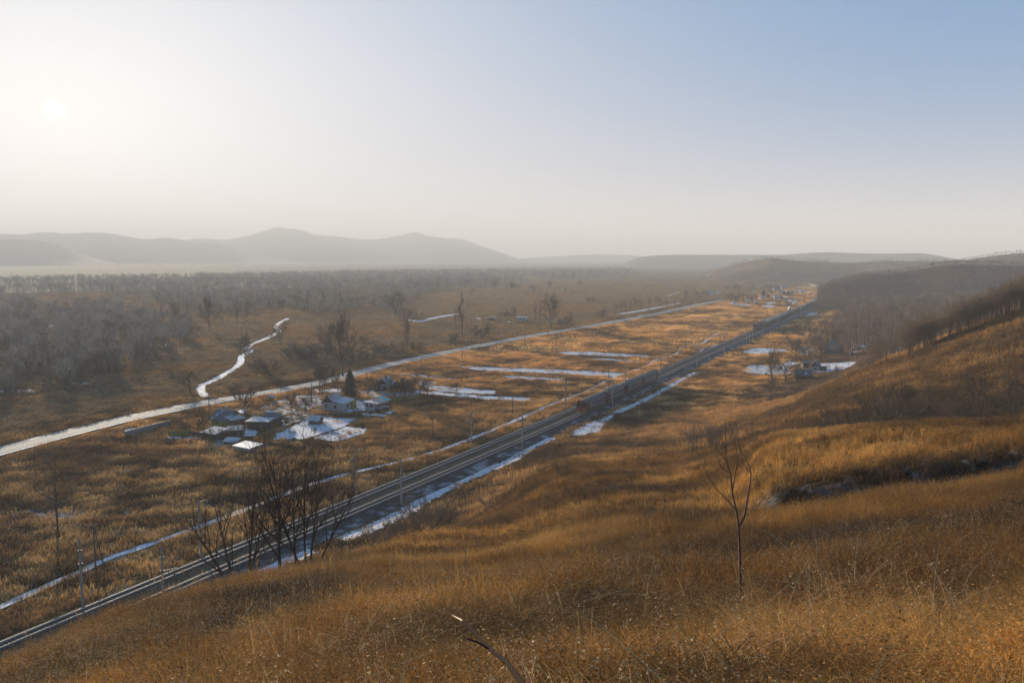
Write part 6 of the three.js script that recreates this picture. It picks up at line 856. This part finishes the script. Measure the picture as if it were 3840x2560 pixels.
{ const R = rng(300), out = [], P = [[-260, 940], [0, 914], [60, 909], [130, 901], [200, 884], [290, 860], [330, 832], [425, 797], [440, 747], [500, 727], [640, 706], [690, 714], [735, 730], [800, 718], [850, 706], [905, 726], [935, 716], [940, 696], [990, 667], [1050, 662], [1100, 657], [1250, 642], [1400, 634], [1460, 630], [1450, 622], [1200, 625], [900, 627], [700, 632], [550, 636], [300, 640], [0, 648], [-260, 654]].map(([x, y]) => at2(x, y)), gaps = [[[0, 664], [180, 661], [180, 655], [0, 656]], [[425, 662], [530, 663], [530, 656], [430, 656]]].map((g) => g.map(([x, y]) => at2(x, y)));
  let tries = 0; while (out.length < 7800 && tries++ < 200000) { const az = lerp(-38, 10, R()), r = Math.pow(lerp(Math.pow(330, 1.15), Math.pow(3000, 1.15), R()), 1 / 1.15), a = az * RAD, x = Math.sin(a) * r, z = -Math.cos(a) * r; if (!inPoly(P, x, z) || gaps.some((g) => inPoly(g, x, z))) continue; if (fbm(x / (40 + r * 0.05), z / (40 + r * 0.05), 51) < (r < 480 ? -0.3 : -0.14)) continue; out.push([x, ground(x, z), z, 7 + R() * 5.5 + (r > 1200 ? 2 : 0)]); }
  woodMass('woodland', 'misty bare woodland filling the valley floor on the left', out, KM, 310);
  const under = []; for (const s of out) if (Math.hypot(s[0], s[2]) < 1100 && R() < 0.8) under.push([s[0] + (R() - 0.5) * 9, s[1], s[2] + (R() - 0.5) * 9, 2.2 + R() * 2.4]);
  woodMass('undergrowth', 'brown undergrowth beneath the misty woodland on the left', under, [['bush', ['twig', 'twig'], { twig: 0.02 }], ['bush', ['brown', 'red'], { twig: 0.02, h: 2.6 }]], 320); console.log('forest', out.length, under.length); }
{ const R = rng(400), out = []; let tries = 0; while (out.length < 3400 && tries++ < 90000) { const az = lerp(19.5, 41, R()), r = Math.sqrt(lerp(300 * 300, 930 * 930, R())), a = az * RAD, x = Math.sin(a) * r, z = -Math.cos(a) * r; if (r > 700 && R() > Math.pow(700 / r, 0.8)) continue; if (distLine(trackCoarse, x, z) < (r > 900 ? 45 : 36) || (az < 24.6 && r < 430) || (az < 26.3 && r < 345)) continue; if (bare.some(({ P, b }) => x > b[0] && x < b[1] && z > b[2] && z < b[3] && inPoly(P, x, z))) continue; if (fbm(x / 55, z / 55, 52) < -0.3) continue; out.push([x, ground(x, z), z, (5.5 + R() * 4.5) * lerp(0.55, 1, sm(19.5, 23.5, az))]); }
  woodMass('woodland', 'brown bare woodland behind the crest of the grassy spur on the right', out, [['oak', ['oak', 'oak']], ['slim', ['grey', 'red']], ['oak', ['brown', 'twig'], { h: 7 }], ['birch', ['birch', 'red']]], 410); console.log('right wood', out.length); }
{ const R = rng(450), out = []; while (out.length < 1500) { const az = lerp(16.5, 34.5, R()), r = lerp(163, 268, Math.pow(R(), 0.9)), a = az * RAD, x = Math.sin(a) * r, z = -Math.cos(a) * r; if (ground(x, z) < 3 || R() > 0.25 + sm(-0.2, 0.2, fbm(x / 16, z / 16, 57)) || R() > sm(275, 225, r) + 0.2) continue; out.push([x, ground(x, z), z, 0.5 + R() * 0.7]); } woodMass('scrub', 'low russet brush on the flank of the grassy spur', out, [['bush', ['gully', 'oaktrunk'], { twig: 0.02 }], ['bush', ['oaktrunk', 'oak'], { twig: 0.02 }]], 460); }
{ const R = rng(500), near = wood.filter((p) => p[3] === 1), far = wood.filter((p) => p[3] === 2 || (p[3] === 3 && fbm(p[0] / 130, p[2] / 130, 55) > -0.06)), pick = (A, n, h, j) => { const o = []; for (let k = 0; k < n; k++) { const p = A[Math.floor(R() * A.length)]; o.push([p[0] + (R() - 0.5) * j, p[1] - 1, p[2] + (R() - 0.5) * j, h * (0.7 + R() * 0.5)]); } return o; };
  woodMass('woodland', 'bare woodland covering the nearer hills at the right horizon', [...near.map((p) => [p[0], p[1] - 0.5, p[2], 4.5 + R() * 2.5]), ...pick(near, 5000, 6, 6)], [['oak', ['oak', 'red'], { twig: 0.05 }], ['slim', ['grey', 'twig'], { twig: 0.05 }]], 510);
  woodMass('woodland', 'far bare woodland on the hills closing the valley', far.map((p) => [p[0], p[1] - 0.5, p[2], 5 + R() * 4]), [['oak', ['oak', 'red'], { twig: 0.08 }], ['slim', ['grey', 'twig'], { twig: 0.08 }]], 520); 
  const line = []; for (let k = 0; k < 700; k++) { const q = at2(lerp(-100, 1950, R()), 608.5 + R() * 2.5 + (R() < 0.12 ? R() * 22 : 0)); if (Math.hypot(...q) < 1300) continue; line.push([q[0], 0, q[1], 4 + R() * 4]); } woodMass('woodland', 'thin far tree lines across the pale valley floor', line, [['broad', ['brown', 'twig'], { twig: 0.08 }]], 530); console.log('hills', near.length, far.length); }

// ---------------------------------------------------------------- dry grass
function tuft(seed, n, h, spread, w, o = {}) { // n tapering blades leaning out of a patch
  const R = rng(seed), g = new GB();
  for (let k = 0; k < n; k++) {
    const a = R() * 6.283, rr = Math.sqrt(R()) * spread, x0 = Math.cos(a) * rr, z0 = Math.sin(a) * rr, H = h * (0.45 + R() * 0.75), b = R() * 6.283, lean = (o.lean ?? 0.35) * (0.3 + R()), dx = Math.cos(b) * lean, dz = Math.sin(b) * lean, droop = (o.droop ?? 0.2) * R(), f = b + 1.57 + (R() - 0.5), wx = Math.cos(f) * w / 2, wz = Math.sin(f) * w / 2, segs = o.segs ?? 3;
    let last = null;
    for (let s = 0; s <= segs; s++) { const t = s / segs, q = t * t, y = H * (t - droop * q * t * 1.2) - 0.06, x = x0 + dx * H * q * (1 + droop), z = z0 + dz * H * q * (1 + droop), ww = s === segs ? 0.12 : 1 - t * 0.55, i = g.v(x - wx * ww, y, z - wz * ww), j = g.v(x + wx * ww, y, z + wz * ww); if (last !== null) g.i.push(last, last + 1, j, last, j, i); last = i; }
    if (o.plume && R() < o.plume) { const px = x0 + dx * H * (1 + droop), pz = z0 + dz * H * (1 + droop), py = H * (1 - droop * 1.2); for (let m = 0; m < 5; m++) { const c = R() * 6.28, l = H * 0.16 * (0.6 + R()), k2 = g.v(px, py - m * H * 0.035, pz), k3 = g.v(px + Math.cos(c) * w * 1.2, py - m * H * 0.035 + l * 0.5, pz + Math.sin(c) * w * 1.2), k4 = g.v(px + dx * l + Math.cos(c) * l * 0.25, py - m * H * 0.035 + l * 0.8, pz + dz * l + Math.sin(c) * l * 0.25); g.i.push(k2, k3, k4); } }
    if (o.leaves) for (let m = 0; m < o.leaves; m++) { const t = 0.3 + 0.7 * R(), c = R() * 6.28, l = (o.leaf ?? 0.05) * (0.5 + R()), x = x0 + dx * H * t * t, y = H * t, z = z0 + dz * H * t * t, k2 = g.v(x, y, z), k3 = g.v(x + Math.cos(c) * l + Math.sin(c) * l * 0.3, y + l * (R() - 0.6), z + Math.sin(c) * l - Math.cos(c) * l * 0.3), k4 = g.v(x + Math.cos(c) * l * 0.9 - Math.sin(c) * l * 0.3, y + l * (R() - 0.7), z + Math.sin(c) * l * 0.9 + Math.cos(c) * l * 0.3); g.i.push(k2, k3, k4); }
  }
  return g.geo();
}
const straw = new THREE.MeshPhysicalMaterial({ color: 0xffffff, roughness: 0.85, transmission: 0.42, thickness: 0, specularIntensity: 0.25 });
const blocked = (x, z, r, u) => { for (const { P, b, keep } of bare) if (x > b[0] && x < b[1] && z > b[2] && z < b[3] && u > keep && (inPoly(P, x, z) || (r > 150 && keep > 0 && inPoly(P, x * (1 + 3.2 / r), z * (1 + 3.2 / r))))) return true; if (r > 95) { const t = distLine(trackCoarse, x, z); if (t > -7.2 && t < 8.2) return true; if (t < 0 && t > -60 && Math.abs(distLine(pathCoarse, x, z)) < 1.5) return true; if (r > 150) { if (Math.abs(distLine(roadCoarse, x, z) - 0.8) < 5.4) return true; if (r < 800 && x < -60 && Math.abs(distLine(laneCoarse, x, z)) < 2.4) return true; } } return false; };
function grassLayer(label, seed, r0, r1, density, geos, o = {}) {
  const R = rng(seed), amin = o.az?.[0] ?? -36.5, amax = o.az?.[1] ?? 36.5, N = Math.round(density * (amax - amin) * RAD * 0.5 * (r1 * r1 - r0 * r0)), O = new THREE.Object3D(), col = new THREE.Color(), lists = geos.map(() => []);
  for (let k = 0; k < N; k++) {
    const r = Math.sqrt(lerp(r0 * r0, r1 * r1, R())), a = lerp(amin, amax, R()) * RAD, x = Math.sin(a) * r, z = -Math.cos(a) * r, u = R(), v = R(), w = R(), pick = Math.floor(R() * geos.length);
    if (o.keep && R() > o.keep(x, z, r, a / RAD)) continue;
    if (blocked(x, z, r, w)) continue;
    lists[pick].push([x, z, u, v, w, r]);
  }
  geos.forEach((g, i) => {
    const L = lists[i]; if (!L.length) return;
    const im = new THREE.InstancedMesh(g, o.mat ?? straw, L.length);
    L.forEach(([x, z, u, v, w, r], k) => {
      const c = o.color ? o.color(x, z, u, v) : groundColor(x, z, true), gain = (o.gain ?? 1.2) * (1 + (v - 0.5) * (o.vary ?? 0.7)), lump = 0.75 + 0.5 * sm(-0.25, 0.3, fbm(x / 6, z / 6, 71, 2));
      O.position.set(x, ground(x, z), z); O.rotation.set((w - 0.5) * 0.12, u * 6.283, (v - 0.5) * 0.12); O.scale.set(0.8 + w * 0.5, (o.tall ?? 1) * lump * (0.7 + u * 0.55), 0.8 + w * 0.5); O.updateMatrix();
      im.setMatrixAt(k, O.matrix); im.setColorAt(k, col.setRGB(c[0] * gain, c[1] * gain * (0.95 + w * 0.1), c[2] * gain * (0.85 + u * 0.3)));
    });
    im.castShadow = im.receiveShadow = true; im.userData.kind = 'stuff'; im.userData.label = label; im.name = numbered('dry_grass'); scene.add(im);
  });
  return N;
}
const nT = [0, 0, 0, 0, 0, 0];
nT[0] = grassLayer('dense dry grass at our feet on the hillside', 1, 2.0, 17, 46, [tuft(1, 20, 0.48, 0.25, 0.011, { droop: 0.6, lean: 0.8, segs: 4 }), tuft(2, 18, 0.55, 0.25, 0.010, { droop: 0.3, lean: 0.6, segs: 4 }), tuft(3, 11, 0.55, 0.2, 0.006, { leaves: 11, leaf: 0.026, lean: 0.4 })], { tall: 0.82, gain: 1.35, keep: (x, z) => 0.35 + 0.65 * sm(-0.3, 0.1, fbm(x / 1.1, z / 1.1, 78, 2)) });
nT[1] = grassLayer('dry grass covering the near hillside', 2, 15, 48, 15, [tuft(4, 24, 0.6, 0.6, 0.016, { droop: 0.5, lean: 0.75 }), tuft(5, 22, 0.66, 0.6, 0.014, { lean: 0.55 }), tuft(6, 24, 0.6, 0.45, 0.005, { leaves: 14, leaf: 0.03, lean: 0.5 }), tuft(26, 20, 0.5, 0.6, 0.014, { droop: 0.8, lean: 1.1 })], { vary: 0.6, gain: 1.2, keep: (x, z) => 0.3 + 0.7 * sm(-0.3, 0.1, fbm(x / 1.6, z / 1.6, 79, 2)) });
nT[2] = grassLayer('dry grass on the middle slopes', 3, 48, 135, 3.4, [tuft(7, 30, 0.75, 0.6, 0.035, { lean: 0.4 }), tuft(8, 22, 0.7, 0.6, 0.025, { lean: 0.45, leaves: 8, leaf: 0.08 }), tuft(27, 18, 1.0, 0.35, 0.03, { lean: 0.25 })]);
nT[3] = grassLayer('reeds and dry grass on the valley floor near the railway and village', 4, 135, 430, 0.85, [tuft(9, 22, 1.2, 1.3, 0.13, { lean: 0.22 }), tuft(10, 20, 1.0, 1.3, 0.12, { lean: 0.3, leaves: 3, leaf: 0.2 })], { vary: 0.35, gain: 1.08, keep: (x, z) => sm(-0.55, 0.1, fbm(x / 30, z / 22, 72)) });
nT[4] = grassLayer('reed beds farther out on the valley floor', 5, 430, 1350, 0.15, [tuft(11, 26, 1.3, 3.0, 0.28, { lean: 0.2, segs: 2 }), tuft(12, 24, 1.1, 3.0, 0.26, { lean: 0.25, segs: 2 })], { vary: 0.35, gain: 1.08, keep: (x, z) => sm(-0.5, 0.1, fbm(x / 60, z / 30, 73)) });
grassLayer('far reed beds toward the end of the valley', 15, 1350, 2700, 0.016, [tuft(31, 26, 1.4, 6, 0.5, { lean: 0.2, segs: 2 })], { vary: 0.35, gain: 1.05, keep: (x, z, r, az) => sm(-0.3, 0.25, fbm(x / 130, z / 60, 83)) * sm(2500, 1450, r) * sm(-14, 4, az) });
// taller and brighter stalks
grassLayer('tall pale grass stalks standing out along the brow', 6, 22, 58, 0.9, [tuft(13, 7, 1.1, 0.3, 0.011, { lean: 0.16, plume: 0.9, segs: 4 })], { az: [-35, 12], color: () => [0.33, 0.205, 0.075], gain: 1.0, keep: (x, z, r) => sm(-0.1, 0.4, fbm(x / 7, z / 7, 74)) * sm(22, 40, r) });
grassLayer('bent pale grass blades lying among the darker grass', 7, 2.2, 28, 6.5, [tuft(14, 7, 0.8, 0.14, 0.010, { droop: 0.95, lean: 1.0, segs: 6 }), tuft(15, 5, 0.95, 0.1, 0.008, { droop: 0.7, lean: 0.6, segs: 6 })], { color: () => [0.52, 0.36, 0.17], gain: 1.0, keep: (x, z) => sm(-0.15, 0.3, fbm(x / 3, z / 3, 75)) });
grassLayer('dark dead weeds with withered leaves among the grass', 8, 3, 30, 0.7, [tuft(16, 5, 0.75, 0.12, 0.007, { leaves: 20, leaf: 0.028, lean: 0.3 }), tuft(17, 4, 0.6, 0.1, 0.006, { leaves: 24, leaf: 0.03, lean: 0.4 })], { color: () => [0.125, 0.062, 0.030], gain: 1.0, keep: (x, z) => sm(-0.1, 0.3, fbm(x / 4, z / 4, 76)) });
grassLayer('small curled pale leaves catching the light in the grass', 9, 2.2, 46, 7, [tuft(18, 3, 0.66, 0.14, 0.005, { leaves: 7, leaf: 0.026, lean: 0.3 })], { color: () => [0.62, 0.47, 0.28], gain: 1.0, keep: (x, z) => sm(-0.1, 0.4, fbm(x / 5, z / 5, 77)) });
console.log('grass', nT.join());

// ---------------------------------------------------------------- close things on the hillside
{ // sapling
  const p = where(2776, 2292), H = (2292 - 1676) * mpp(p) * 1.05, t = thing('sapling', 'slender leafless sapling standing in the grass on the right', 'tree', p), F = (x, y) => [(x - 2776) * mpp(p), (2292 - y) * mpp(p) * 1.05, 0.12 * Math.sin(x * 0.05)], g = new GB(), c = new GB();
  const T = (G, pts, r0, r1) => { const q = []; const cv = new THREE.CatmullRomCurve3(pts.map(([x, y, z]) => { const f = F(x, y); return V3(f[0], f[1], z ?? f[2]); })); const n = pts.length * 4; for (let k = 0; k <= n; k++) q.push(cv.getPoint(k / n).toArray()); G.tube(q, q.map((_, k) => lerp(r0, r1, k / n)), 6); };
  const q = (x, y) => [2560 + x * 0.6762, 1500 + y * 0.6762];
  T(g, [[2776, 2330], q(318, 1180), q(312, 1000), q(303, 800), q(292, 690), q(272, 600), q(258, 500), q(240, 450), q(228, 380), q(224, 300), q(216, 245)], 0.028, 0.005);
  T(c, [q(300, 750), q(318, 700), q(330, 600), q(341, 480), q(325, 430), q(285, 350)], 0.022, 0.005); T(c, [q(285, 670), q(230, 610), q(165, 545), q(125, 475), q(118, 410)], 0.012, 0.004); T(c, [q(270, 590), q(282, 480), q(285, 400), q(270, 330), q(250, 262)], 0.012, 0.004);
  T(c, [q(247, 490), q(205, 460), q(182, 420), q(180, 380)], 0.009, 0.003); T(c, [q(232, 430), q(190, 385), q(160, 345)], 0.008, 0.003); T(c, [q(228, 380), q(195, 310), q(178, 280)], 0.007, 0.003); T(c, [q(335, 460), q(352, 430), q(372, 395)], 0.008, 0.003); T(c, [q(341, 480), q(310, 440), q(262, 395)], 0.007, 0.003); T(c, [q(300, 410), q(290, 340), q(262, 290)], 0.006, 0.003); T(c, [q(322, 690), q(345, 668)], 0.008, 0.004); T(c, [q(297, 790), q(283, 770)], 0.007, 0.004);
  mesh('trunk', g.geo(), mat(0.12, 0.075, 0.05), t); mesh('branches', c.geo(), mat(0.13, 0.082, 0.055), t);
}
{ // broken branch in the foreground
  const P = (X, Y, lift) => { const px = 1660 + X * 0.2041, py = 2240 + Y * 0.2041, h = hit(px, py), d = V3(...h).sub(camera.position), k = 0.44 + (1 - lift) * 0.1; return camera.position.clone().addScaledVector(d, k); };
  const a = P(1480, 1600, 0.9), b = P(850, 930, 1.0), c = P(370, 430, 1.05), e = P(445, 755, 1.1), tip = P(170, 320, 1.0), o = a.clone(), L = (v) => v.clone().sub(o).toArray(), t = thing('broken_branch', 'broken dark forked branch lying in the foreground grass', 'branch', o.toArray()), r = 0.0135, dk = new THREE.MeshPhysicalMaterial({ color: new THREE.Color().setRGB(0.035, 0.022, 0.018), roughness: 1, specularIntensity: 0.05 });
  const mid = a.clone().lerp(b, 0.5).add(V3(0.02, 0.01, 0)), far = a.clone().add(a.clone().sub(b).multiplyScalar(0.6));
  mesh('stem', new GB().tube([L(far), L(a), L(mid), L(b), L(b.clone().lerp(c, 0.5)), L(c)], [r * 1.5, r * 1.3, r * 1.15, r, r * 0.85, r * 0.75], 8).tube([L(b), L(b.clone().lerp(P(875, 880, 1.03), 1))], [r * 0.6, r * 0.3], 6).tube([L(P(1115, 1165, 0.95)), L(P(1170, 1030, 0.98))], [0.006, 0.003], 5).geo(), dk, t);
  mesh('fork', new GB().tube([L(b.clone().lerp(a, 0.05)), L(b.clone().lerp(e, 0.5).add(V3(0, 0.01, 0))), L(e)], [r * 0.75, r * 0.6, r * 0.35], 7).geo(), dk, t);
  mesh('torn_end', new GB().tube([L(c), L(c.clone().lerp(tip, 0.5)), L(tip)], [r * 0.6, r * 0.5, r * 0.1], 6).geo(), mat(0.50, 0.38, 0.24), t);
}
{ const p = hit(3790, 1878), d = V3(...p).sub(camera.position), q = camera.position.clone().addScaledVector(d, 0.5), t = thing('twig', 'dark bare twig reaching in from the right edge', 'branch', q.toArray()); mesh('stem', new GB().tube([[1.2, -0.22, 0.1], [0.5, -0.1, 0.05], [0, 0, 0], [-0.22, 0.03, 0]], [0.02, 0.014, 0.009, 0.004], 6).tube([[0.5, -0.1, 0.05], [0.25, -0.06, 0], [0.12, -0.02, 0]], [0.008, 0.005, 0.002], 5).geo(), bark.dark, t); mesh('stem', new GB().tube([[1.2, -0.22, 0.1], [1.25, -1.2, 0.1], [1.2, -2.6, 0.2]], [0.02, 0.025, 0.03], 6).geo(), bark.dark, t); }
[[1746, 2240, 2008, 'tall dry bent stalk in the grass left of the broken branch'], [2320, 2380, 2200, 'dry upright stalk in the grass between branch and sapling'], [2200, 2330, 2160, 'thin dark stalk in the grass right of the broken branch']].forEach(([x, y, t, l]) => { const p = where(x, y), H = (y - t) * mpp(p); const o = thing('dry_stalk', l, 'stalk', p); mesh('stem', new GB().tube([[0, -0.1, 0], [0.02, H * 0.4, 0], [0, H * 0.75, 0.02], [0.05, H, 0]], [0.008, 0.007, 0.005, 0.003], 5).geo(), bark.twig, o); mesh('side_stem', new GB().tube([[0.01, H * 0.55, 0], [0.12, H * 0.7, 0.03]], [0.004, 0.002], 4).tube([[0, H * 0.7, 0.02], [-0.1, H * 0.84, 0]], [0.004, 0.002], 4).geo(), bark.twig, o); });

renderer.render(scene, camera);
